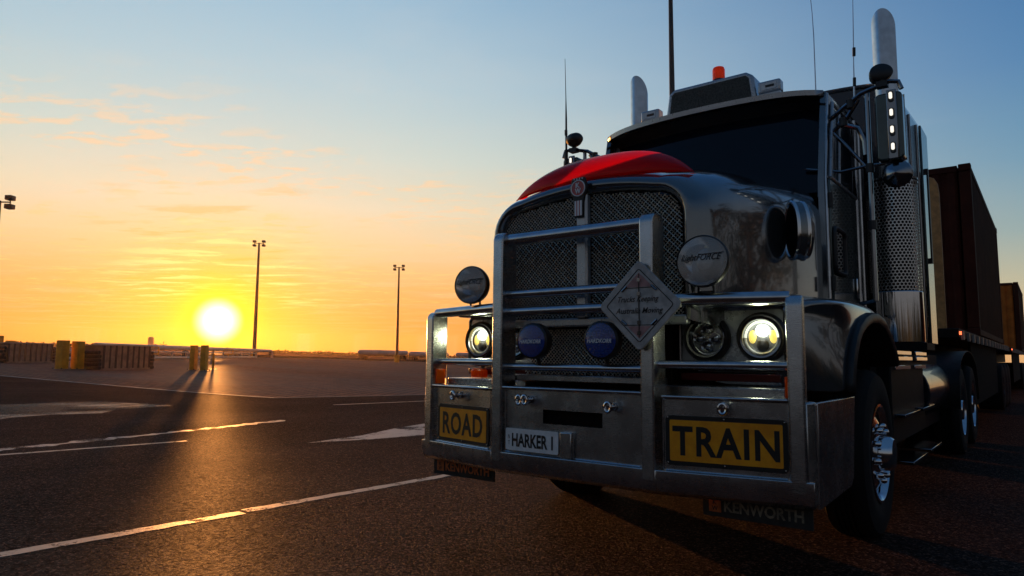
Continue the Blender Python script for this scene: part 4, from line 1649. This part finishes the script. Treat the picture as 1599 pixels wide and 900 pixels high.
# roof light box, beacon and cube lamps
def roof_gear():
    poly = [(-.385, 0), (-.355, .225), (-.30, .262), (.30, .262), (.355, .225), (.385, 0)]
    b = MB().prism(poly, (0, 2.10, 3.09), (1, 0, 0), (0, 0, 1), (0, .26, 0))
    o = b.build('roof_sign_box', 'silver_paint', truck, bevel=.02, bseg=3)
    MB().prism([(-.345, .03), (-.322, .21), (-.30, .232), (.30, .232), (.322, .21), (.345, .03)], (0, 2.0995, 3.087), (1, 0, 0), (0, 0, 1), (0, -.004, 0)).build('gauze_panel', 'gauze', o)
    bc = MB().lathe([(.055, 0), (.055, .035), (.050, .045)], (.03, 2.24, 3.352), (0, 0, 1), 24)
    bo = bc.build('beacon', 'black_plastic', truck)
    MB().lathe([(.050, .040), (.050, .13), (.044, .148), (.030, .155), (0, .157)], (.03, 2.24, 3.352), (0, 0, 1), 24).build('beacon_dome', 'amber_plastic', bo, ang=50)
    MB().lathe([(.045, -.012), (.048, -.0005), (0, 0)], (.03, 2.24, 3.352), (0, 0, 1), 24).build('beacon_base', 'black_plastic', bo)
    for x, z in ((-.53, 3.13), (.475, 3.145)):
        k = MB().box(x-.085, x+.085, 2.10, 2.19, z, z+.095)
        l = k.build('roof_lamp', 'silver_paint', truck, bevel=.014, bseg=3)
        MB().box(x-.055, x+.055, 2.096, 2.0995, z+.022, z+.075).build('lens', 'lens_grey', l)
        MB().box(x-.025, x+.04, 2.0925, 2.0955, z+.040, z+.057).build('element', 'black_plastic', l)
        MB().box(x-.08, x+.08, 2.11, 2.18, z-.055, z-.001).build('bracket', 'silver_paint', l)


roof_gear()


# air intake pods on the bonnet's flanks
def intake(s):
    c = Vector((s*.885, 1.22, 1.885))
    n = Vector((-s*.62, -.78, 0)).normalized()
    o = MB().lathe([(.098, .035), (.105, .04), (.110, .03), (.112, -.03), (.105, -.07), (.06, -.09), (0, -.095)], c, n, 36, .66, 1.62).build('air_intake', 'body_paint', truck, ang=50)
    for off in (.036, -.035):
        rg = MB()
        u = n.cross(Vector((0, 0, 1))).normalized()
        pts = [c+n*off+u*(.108*.66*math.cos(t))+Vector((0, 0, .175*math.sin(t))) for t in [k*2*math.pi/40 for k in range(41)]]
        rg.tube(pts, .013, 8, cap=False)
        rg.build('intake_rim', 'chrome', o)
    MB().lathe([(.1, .030), (.09, .02), (0, .01)], c, n, 32, .66, 1.62).build('intake_mouth', 'black_void', o)


for s in (1, -1):
    intake(s)

# ------------------------------------------------------------------ trailers and containers
def trailer(y0, label):
    t = empty('trailer', (0, y0+6, 0), label, 'trailer')
    d = MB()
    d.box(-1.2, 1.2, y0, y0+13, 1.38, 1.50)
    d.box(-.5, .5, y0, y0+13, 1.05, 1.379)
    d.build('deck', 'chassis_black', t, bevel=.01)
    rv = MB()
    k = 0
    y = y0+.2
    while y < y0+12.9:
        rv.box(1.201, 1.23, y, y+.12, 1.36, 1.47)
        y += .8
    rv.build_each('twist_lock', 'galvanised', t)
    MB().box(1.20, 1.222, y0+.02, y0+.07, 1.42, 1.46).build_each('marker_light', 'led_red', t)
    for s in (1, -1):
        MB().box(*sorted((s*1.10, s*1.13)), y0+2.4, y0+8.6, .42, 1.379).build('dark_fill_panel', 'black_void', t)  # black sheet added to paint the darkness below the deck
    w = MB()
    for yy in (y0+9.3, y0+10.6, y0+11.9):
        for s in (1, -1):
            w2 = MB().lathe([(.28, -.02), (.42, 0), (.51, -.03), (.525, -.07), (.525, -.5), (.42, -.56)], (s*1.22, yy, .515), (s, 0, 0), 36)
            wo = w2.build('wheel', 'rubber', t)
            MB().lathe([(.3, -.02), (.28, -.1), (.12, -.12), (.1, -.02), (0, -.01)], (s*1.22, yy, .515), (s, 0, 0), 28).build('rim', 'tyre_rim', wo)
    MB().box(-1.0, 1.0, y0+8.7, y0+12.9, .40, 1.04).build('axle_group', 'chassis_black', t)
    return t


def container(y0, y1, z0, hgt, label, material, shift=0.0, front=None):
    t = empty('shipping_container', (0, (y0+y1)/2, z0), label, 'container')
    x1 = 1.219
    z1 = z0+hgt
    fr = MB()
    for sx in (1, -1):
        for y in (y0, y1-.16):
            fr.box(*sorted((sx*x1, sx*(x1-.16))), y, y+.16, z0+.119, z1-.119)
        for z in (z0, z1-.11):
            fr.box(*sorted((sx*x1, sx*(x1-.10))), y0+.18, y1-.18, z, z+.10)
    for y in (y0+.002, y1-.112):
        for z in (z0, z1-.11):
            fr.box(-x1+.18, x1-.18, y, y+.11, z, z+.10)
    fr.build('frame', material, t, bevel=.006)
    cs = MB()
    for sx in (1, -1):
        for y in (y0-.006, y1-.172):
            for z in (z0-.006, z1-.112):
                a, b_ = sorted((sx*(x1+.006), sx*(x1-.165)))
                cs.box(a, b_, y, y+.178, z, z+.118)
    cs.build_each('corner_casting', material, t, bevel=.01)
    wl = MB()
    for sx in (1, -1):
        prof = []
        y = y0+.16
        ph = 0
        while y < y1-.16:
            prof += [(y, .012), (y+.07, .012), (y+.11, .048), (y+.18, .048), (y+.219, .0125)]
            y += .22
        prof = [p for p in prof if p[0] < y1-.16]
        wl.grid([[(sx*(x1-d), y, z) for y, d in prof] for z in (z0+.1, z1-.11)])
    prof = []
    x = -x1+.16
    while x < x1-.16:
        prof += [(x, .02), (x+.07, .02), (x+.11, .055), (x+.18, .055), (x+.219, .0205)]
        x += .22
    prof = [p for p in prof if p[0] < x1-.16]
    wl.build('side_wall', material, t, ang=20)
    fw = MB()
    fw.grid([[(x, y0+d, z) for x, d in prof] for z in (z0+.1, z1-.11)])
    fw.build('front_wall', front or material, t, ang=20)
    MB().box(-x1+.09, x1-.09, y0+.1, y1-.1, z1-.06, z1-.03).build('roof', material, t)
    dm = MB()
    for sx in (-1, 1):
        a, b_ = sorted((sx*.01, sx*(x1-.16)))
        dm.box(a, b_, y1-.10, y1-.05, z0+.11, z1-.12)
    d = dm.build('door', material, t)
    rb = MB()
    for x in (-.85, -.35, .35, .85):
        rb.tube([(x, y1-.03, z0+.15), (x, y1-.03, z1-.15)], .018, 8)
    rb.build_each('lock_rod', 'galvanised', d)
    t.location.x += shift
    return t


trailer(6.9, 'dark flatbed trailer coupled behind the truck, carrying the rusty red container')
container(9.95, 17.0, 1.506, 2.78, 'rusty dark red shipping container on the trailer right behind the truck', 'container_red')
trailer(21.5, 'second flatbed trailer at the tail of the road train')
container(30.9, 37.0, 1.506, 2.76, 'container far back on the second trailer, orange light painted into its front', 'container_red', front='container_orange')  # front wall colour holds the orange light that falls on it

# a second row of containers stands along the right of the truck lane
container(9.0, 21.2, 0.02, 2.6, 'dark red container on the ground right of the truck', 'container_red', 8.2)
container(21.6, 33.8, 0.02, 2.6, 'orange container on the ground right of the trailers', 'container_orange', 8.2)

# tan headboard post on the front of the first trailer
hb = MB()
poly = [(-.12, 0), (-.12, 2.14), (-.09, 2.24), (0, 2.29), (.05, 2.25), (.07, 2.14), (.07, 0)]
hb.prism([(.66, 1.506), (.66, 3.55), (.675, 3.66), (.72, 3.76), (.80, 3.81), (.86, 3.78), (.90, 3.70), (.915, 3.55), (.915, 1.506)], (0, 8.5, 0), (1, 0, 0), (0, 0, 1), (0, .08, 0))
tag(hb.build('headboard_post', 'tan_steel', bevel=.01), 'tan steel post standing between sleeper cab and red container', 'post')

# ------------------------------------------------------------------ yard objects on the left
def bollard(x, y, label, hgt=1.38, w=.27):
    z = gh(x, y)
    c, s_ = math.cos(.45), math.sin(.45)
    M = lambda a, b_, h_: (x+a*c-b_*s_, y+a*s_+b_*c, z+h_)
    t = empty('bollard', (x, y, z), label, 'bollard', 'yellow bollards at the paving edge')
    MB().box(-w/2, w/2, -w/2, w/2, .012, hgt, M).build('post', 'yellow_bollard', t, bevel=.02)
    MB().box(-w/2-.09, w/2+.09, -w/2-.09, w/2+.09, -.02, .012, M).build('base_plate', 'galvanised', t)
    bl = MB()
    for a in (-1, 1):
        for b_ in (-1, 1):
            bl.lathe([(.03, 0), (.028, .05), (0, .06)], M(a*(w/2+.05), b_*(w/2+.05), .012), (0, 0, 1), 8)
    bl.build_each('anchor_bolt', 'dark_stack', t)


bollard(-35.35, 9.55, 'yellow square bollard just left of the ribbed bin, left one of its pair', 1.38, .40)
bollard(-35.30, 10.20, 'yellow square bollard just left of the ribbed bin, right one of its pair', 1.36, .40)
bollard(-35.75, 16.20, 'yellow bollard below the setting sun, left one of its pair', 1.38, .31)
bollard(-35.00, 16.42, 'yellow bollard below the setting sun, right one of its pair', 1.40, .31)
bollard(-56.5, 12.62, 'taller yellow bollard cut by the left edge of the photo', 1.6, .45)
bollard(-55.0, 12.95, 'shorter yellow bollard tight against the left ribbed bin', 1.28, .45)
x, y = -37.33, 18.21
tb = empty('thin_post', (x, y, gh(x, y)), 'thin short steel post right of the bollards below the sun', 'post')
MB().tube([(x, y, gh(x, y)), (x, y, gh(x, y)+.92)], .07, 12).build('pipe', 'yellow_bollard', tb)
MB().box(x-.2, x+.2, y-.2, y+.2, gh(x, y)-.02, gh(x, y)+.012).build('base_plate', 'galvanised', tb)


def rib_bin(x0, y0, x1, y1, hgt, label):
    a, b_ = Vector((x0, y0)), Vector((x1, y1))
    L = (b_-a).length
    d = (b_-a)/L
    nb = Vector((-d.y, d.x))           # away from the camera is decided below
    if (a+nb-Vector((CAM.x, CAM.y))).length < (a-Vector((CAM.x, CAM.y))).length:
        nb = -nb
    z = min(gh(x0, y0), gh(x1, y1))
    M = lambda u, v, h_: (a.x+d.x*u+nb.x*v, a.y+d.y*u+nb.y*v, z+h_)
    t = empty('ribbed_bin', M(L/2, .5, 0), label, 'bin', 'ribbed bins on the paving')
    e = L*.10
    MB().box(e, L-e, .06, 1.5, .10, hgt-.06, M).build('panel', 'bin_grey', t)
    MB().box(e-.12, L-e+.12, -.02, 1.6, hgt-.059, hgt, M).build('lid', 'bin_lid', t, bevel=.015)
    MB().box(e-.05, L-e+.05, -.01, 1.55, -.03, .10, M).build('base', 'bin_grey', t, bevel=.015)
    rb = MB()
    n = 8
    for k in range(n+1):
        u = e+(L-2*e)*k/n
        w_ = .035 if k % 2 else .05
        rb.box(u-w_, u+w_, .02, .059, .101, hgt-.06, M)
    rb.build_each('rib', 'far_dark', t)
    for u0, u1 in ((0, e-.13), (L-e+.13, L)):
        st = MB()
        for j in range(5):
            o_ = random.uniform(-.05, .05)
            st.tube([M((u0+u1)/2+o_, .05, .12+j*.19), M((u0+u1)/2+o_, 1.4, .12+j*.19)], .095, 10)
        st.build_each('stacked_roller', 'dark_stack', t)


rib_bin(-34.45, 10.80, -36.2, 14.3, 1.28, 'grey ribbed steel bin right of the left yellow bollard pair')
rib_bin(-44.75, 9.75, -46.4, 13.0, 1.2, 'grey ribbed steel bin near the left edge, between two bollard pairs')


# light poles
def light_pole(x, y, hgt, r0, label, turn=0.0):
    z = gh(x, y)
    t = empty('light_pole', (x, y, z), label, 'light pole', 'tall flood light poles')
    MB().tube([(x, y, z-.1), (x, y, z+hgt*.5), (x, y, z+hgt)], [r0, r0*.78, r0*.5], 14).build('pole', 'pole_steel', t)
    MB().tube([(x, y, z-.1), (x, y, z+1.2)], r0*1.6, 14).build('pole_base', 'yellow_bollard', t)
    c, s_ = math.cos(psi+turn), math.sin(psi+turn)
    M = lambda a, b_, h_: (x+a*c-b_*s_, y+a*s_+b_*c, z+hgt+h_)
    MB().tube([M(-.75, 0, -.10), M(.75, 0, -.10)], .05, 8).build('cross_arm', 'pole_steel', t)
    for a in (-.72, .72):
        for h_, tl in ((.20, 0), (-.42, .0)):
            h = MB().box(a-.24, a+.24, -.28, .22, h_-.18, h_+.16, M)
            h.build('flood_light', 'black_plastic', t, bevel=.05)
            if h_ > 0:
                pass
    br = MB()
    for a in (-.72, .72):
        br.tube([M(a, 0, -.45), M(a, 0, .2)], .04, 8)
    br.build_each('lamp_bracket', 'pole_steel', t)


light_pole(-94.24, 55.48, 17.9, .30, 'flood light pole just right of the setting sun')
light_pole(-83.57, 75.08, 16.0, .26, 'flood light pole between the sun and the truck')
light_pole(-55.2, 11.7, 11.0, .16, 'flood light pole cut off by the left edge of the photo')
light_pole(-11.45, 26.4, 19.3, .20, 'flood light pole rising behind the truck cab roof', .35)


# guard rail along the far side of the yard
def guard_rail():
    a, b_ = Vector((-50.5, 14.2)), Vector((-92.0, 54.5))
    t = empty('guard_rail', (a.x, a.y, gh(a.x, a.y)), 'low steel guard rail running behind the bollards and bins', 'guard rail')
    n = 26
    P = [a+(b_-a)*k/n for k in range(n+1)]
    q = MB()
    q.tube([(p.x, p.y, gh(p.x, p.y)+.72) for p in P], .07, 8)
    q.tube([(p.x, p.y, gh(p.x, p.y)+.16) for p in P], .13, 8)
    q.build('rail', 'galvanised', t)
    for p in P[::2]:
        z = gh(p.x, p.y)
        MB().box(p.x-.06, p.x+.06, p.y-.06, p.y+.06, z-.05, z+.85).build('post', 'galvanised', t)
    for f in (.30, .74):
        p = a+(b_-a)*f
        z = gh(p.x, p.y)
        s_ = MB()
        c = Vector((p.x+.25, p.y-.25, z+.85))
        ux = Vector((math.cos(psi+.2), math.sin(psi+.2), 0))
        outer = [c+ux*x_+Vector((0, 0, z_)) for x_, z_ in rrect(1.1, .62, .05, 2)]
        s_.tube(outer+[outer[0]], .06, 6, cap=False)
        s_.tube([c+Vector((0, 0, -.3)), c+Vector((0, 0, -.9))], .06, 6)
        s_.build('sign_frame', 'yellow_bollard', t)


guard_rail()


def lin(a, b_, f):
    return Vector(a)+(Vector(b_)-Vector(a))*f


# long pale pipe lying beyond the rail
def pipe():
    a, b_ = Vector((-58, 19.5)), Vector((-99.5, 61.5))
    n = 24
    P = [lin(a, b_, k/n) for k in range(n+1)]
    t = empty('pale_pipe', (b_.x, b_.y, gh(b_.x, b_.y)), 'long pale pipe on low supports ending right of the light pole by the sun', 'pipe')
    q = MB()
    q.tube([(p.x, p.y, gh(p.x, p.y)+1.15) for p in P], .22, 12)
    q.build('pipe', 'far_white', t)
    d = (b_-a).normalized()
    e = MB()
    e.tube([(b_.x+d.x*.0, b_.y, gh(b_.x, b_.y)+1.15), (b_.x+d.x*1.0, b_.y+d.y*1.0, gh(b_.x, b_.y)+1.05), (b_.x+d.x*1.5, b_.y+d.y*1.5, gh(b_.x, b_.y)+.6), (b_.x+d.x*1.6, b_.y+d.y*1.6, gh(b_.x, b_.y)-.1)], .24, 12)
    e.build('elbow', 'far_white', t)
    for p in P[::4]:
        z = gh(p.x, p.y)
        MB().box(p.x-.12, p.x+.12, p.y-.12, p.y+.12, z-.1, z+.98).build('support', 'far_dark', t)


pipe()


# parked tank trailers on the far edge
def tank_trailer(x, y, L, label, dirv):
    d = Vector(dirv).normalized()
    nb = Vector((-d.y, d.x))
    z = gh(x, y)
    t = empty('tank_trailer', (x, y, z), label, 'tank trailer', 'pale tank trailers on the far edge')
    P = lambda u, v, h_: (x+d.x*u+nb.x*v, y+d.y*u+nb.y*v, z+h_)
    MB().tube([P(-.35, 0, 1.55), P(0, 0, 1.5), P(L, 0, 1.42), P(L+.35, 0, 1.42)], [.25, .48, .48, .25], 16).build('tank', 'far_white', t, ang=50)
    MB().box(.4, L-.2, -.4, .4, .75, .93, P).build('chassis', 'far_dark', t)
    for u in (.8, L-2.4, L-1.2):
        MB().lathe([(0, 0), (.45, 0), (.45, .3), (0, .3)], P(u, -.9, .45), (nb.x, nb.y, 0), 16).build('wheel', 'rubber', t)
    MB().box(.1, .3, -.5, .5, .1, .9, P).build('landing_leg', 'far_dark', t)


tank_trailer(-101.5, 82.0, 11.5, 'pale tank trailer parked left of the second light pole', (.05, 1))
tank_trailer(-100.0, 93.8, 8.5, 'pale tank trailer parked across the foot of the second light pole', (.28, 1))
tank_trailer(-96.0, 103.5, 8.0, 'pale tank trailer parked nearest the bull bar', (.35, 1))


# kerb wall along the far edge of the paving
kw = MB()
pts = [(-62, 17.5), (-105, 62), (-104, 80), (-88, 112), (-60, 150)]
rows = []
for a, b_ in zip(pts[:-1], pts[1:]):
    for k in range(6):
        p = lin(a, b_, k/6)
        z = gh(p.x, p.y)
        rows.append([(p.x, p.y, z-.1), (p.x, p.y, z+.35), (p.x-.4, p.y+.1, z+.35), (p.x-.4, p.y+.1, z-.1)])
kw.grid(rows)
tag(kw.build('kerb_wall', 'far_dark'), 'low dark kerb along the far edge of the paving', 'kerb')


# far silos, wind pump and trees
def at_px(px, py, dist):
    """point on the ray through a photo pixel at a horizontal distance"""
    d = r_*((px-799.5)/1066) + u_*((450-py)/1066) + fwd
    k = dist/math.hypot(d.x, d.y)
    return CAM+d*k


def silo(px, py, w, label, dist=330):
    p = at_px(px, py, dist)
    rad = w*dist/1066/2/math.cos(.35)
    z0 = gh(p.x, p.y)-.5
    t = empty('silo', (p.x, p.y, z0), label, 'silo', 'grain silos on the horizon')
    MB().tube([(p.x, p.y, z0), (p.x, p.y, p.z-rad*.4)], rad, 18).build('barrel', 'far_silo', t)
    MB().lathe([(rad*1.03, 0), (rad*.5, rad*.35), (0, rad*.42)], (p.x, p.y, p.z-rad*.42), (0, 0, 1), 18).build('roof', 'far_silo', t)


silo(236, 526, 7, 'tall square-shouldered grain silo on the horizon left of the sun')
silo(242.5, 537, 5, 'low grain silo tight beside the tall one on the horizon')
silo(248, 538.5, 4, 'small grain silo next to the wind pump on the horizon')


def wind_pump():
    dist = 190
    p = at_px(255, 539, dist)
    z0 = gh(p.x, p.y)-.3
    t = empty('wind_pump', (p.x, p.y, z0), 'small wind pump with bare blades on the horizon left of the sun', 'wind pump')
    q = MB()
    for a, b_ in ((.35, .35), (-.35, .35), (.35, -.35), (-.35, -.35)):
        q.tube([(p.x+a, p.y+b_, z0), (p.x+a*.2, p.y+b_*.2, p.z)], .05, 6)
    q.build('tower', 'far_dark', t)
    f = MB()
    n = Vector((CAM.x-p.x, CAM.y-p.y, 0)).normalized()
    u = n.cross(Vector((0, 0, 1)))
    for k in range(5):
        a = k*2*math.pi/5+.35
        dr = u*math.cos(a)+Vector((0, 0, 1))*math.sin(a)
        sd_ = u*-math.sin(a)+Vector((0, 0, 1))*math.cos(a)
        o = p+n*.1
        f.prism([(0, -.03), (.82, -.11), (.82, .11), (0, .03)], o, dr, sd_, n*.03)
    f.build('blade', 'far_dark', t)
    MB().prism([(0, -.03), (.9, -.2), (.9, .2), (0, .03)], p, -n, (0, 0, 1), u*.03).build('tail_vane', 'far_dark', t)


wind_pump()


def clump(mb, c, rx, rz, n, sz):
    for _ in range(n):
        while True:
            v = Vector((random.uniform(-1, 1), random.uniform(-1, 1), random.uniform(-1, 1)))
            if v.length < 1:
                break
        p = Vector(c)+Vector((v.x*rx, v.y*rx, v.z*rz))
        a = Vector((random.gauss(0, 1), random.gauss(0, 1), random.gauss(0, 1))).normalized()
        b_ = a.orthogonal().normalized()
        cc = a.cross(b_)
        s = sz*random.uniform(.6, 1.3)
        mb.add([p+b_*s, p+cc*s*.7, p-b_*s, p-cc*s*.7], [(0, 1, 2, 3)])


def treeline():
    mb = MB()
    px = -60
    random.seed(3)
    while px < 800:
        hz = 538.5+px*.0292
        dist = random.uniform(300, 420)
        hgt = random.choice((2.0, 3.0, 3.0, 4.5, 5.5)) * (.6 if px < 60 else 1)
        hgt *= dist/400/1.0
        top = at_px(px, hz-hgt, dist)
        z0 = gh(top.x, top.y)
        H = max(top.z-z0, 1.0)
        rx = random.uniform(2.0, 5.5)
        clump(mb, (top.x, top.y, z0+H*.5), rx, H*.55, 46, .55)
        px += random.uniform(3, 8)
    # the belt closes round the yard behind and beside the truck lane
    random.seed(5)
    for k in range(150):
        a = R(20+225*k/150)
        d_ = random.uniform(48, 62)
        x_, y_ = CAM.x+math.sin(a)*d_+12, CAM.y+math.cos(a)*d_
        if x_ < 14 and y_ > -20:
            continue
        H = random.uniform(3.0, 6.5)
        clump(mb, (x_, y_, H*.5), random.uniform(1.6, 3.4), H*.52, 90, .8)
    o = mb.build('treeline', 'tree_leaf', smooth=False, recalc=False)
    tag(o, 'low ragged line of far trees along the horizon', 'trees', kind='stuff')


treeline()


def tree(px, py, dist, rx, label):
    top = at_px(px, py, dist)
    z0 = gh(top.x, top.y)
    H = top.z-z0
    t = empty('tree', (top.x, top.y, z0), label, 'tree')
    MB().tube([(top.x, top.y, z0-.2), (top.x+.1, top.y, z0+H*.4), (top.x-.1, top.y, z0+H*.8)], [.22, .16, .06], 8).build('trunk', 'bark', t)
    mb = MB()
    for _ in range(9):
        clump(mb, (top.x+random.uniform(-rx, rx), top.y+random.uniform(-rx, rx), z0+H*random.uniform(.55, .95)), rx*.5, H*.16, 50, .16)
    mb.build('crown', 'tree_leaf', t, smooth=False, recalc=False)


tree(741, 546, 170, 2.2, 'small dark tree seen under the rail of the bull bar wing')


def bare_tree(x, y, H, label):
    """thin crowned roadside tree beyond the container row"""
    z0 = gh(x, y)
    t = empty('tree', (x, y, z0), label, 'tree')
    tk = MB()
    tk.tube([(x, y, z0-.2), (x+.1, y, z0+H*.3), (x-.1, y+.1, z0+H*.62), (x, y, z0+H*.95)], [.32, .25, .16, .04], 10)
    mb = MB()
    for k in range(16):
        a = random.uniform(0, 6.28)
        h0 = H*random.uniform(.3, .8)
        L = H*random.uniform(.22, .36)
        e = Vector((x+math.cos(a)*L, y+math.sin(a)*L, z0+h0+L*random.uniform(.3, .9)))
        tk.tube([(x, y, z0+h0), ((x+e.x)/2+.1, (y+e.y)/2, (z0+h0+e.z)/2+.15), e], [.10, .06, .02], 6)
        clump(mb, e, L*.42, L*.36, 70, .17)
        clump(mb, (e+Vector((x, y, z0+h0)))/2, L*.3, L*.25, 25, .15)
    tk.build('trunk', 'bark', t)
    mb.build('crown', 'tree_leaf', t, smooth=False, recalc=False)


bare_tree(12.0, 19.0, 9.0, 'broad tree behind the red container right of the truck')
bare_tree(15.5, 27.0, 10.5, 'taller tree behind the orange container right of the trailers')
bare_tree(13.0, 11.5, 8.0, 'lowest tree at the near end of the container row')


# warm evening haze over the yard
def haze():
    mb = MB()
    mb.box(-900, 900, -900, 900, -12, 32)
    mt = bpy.data.materials.new('haze')
    mt.use_nodes = True
    T = NT(mt.node_tree)
    o = next(x for x in T.n if x.type == 'OUTPUT_MATERIAL')
    for nd in list(T.n):
        if nd != o:
            T.n.remove(nd)
    v = T.node('ShaderNodeVolumePrincipled')
    v.inputs['Color'].default_value = (1.0, .72, .48, 1)
    v.inputs['Density'].default_value = .00016
    v.inputs['Anisotropy'].default_value = .75
    T.l.new(v.outputs[0], o.inputs['Volume'])
    MATS['haze'] = mt
    h_ = mb.build('haze', 'haze', smooth=False)
    h_['kind'] = 'stuff'


haze()
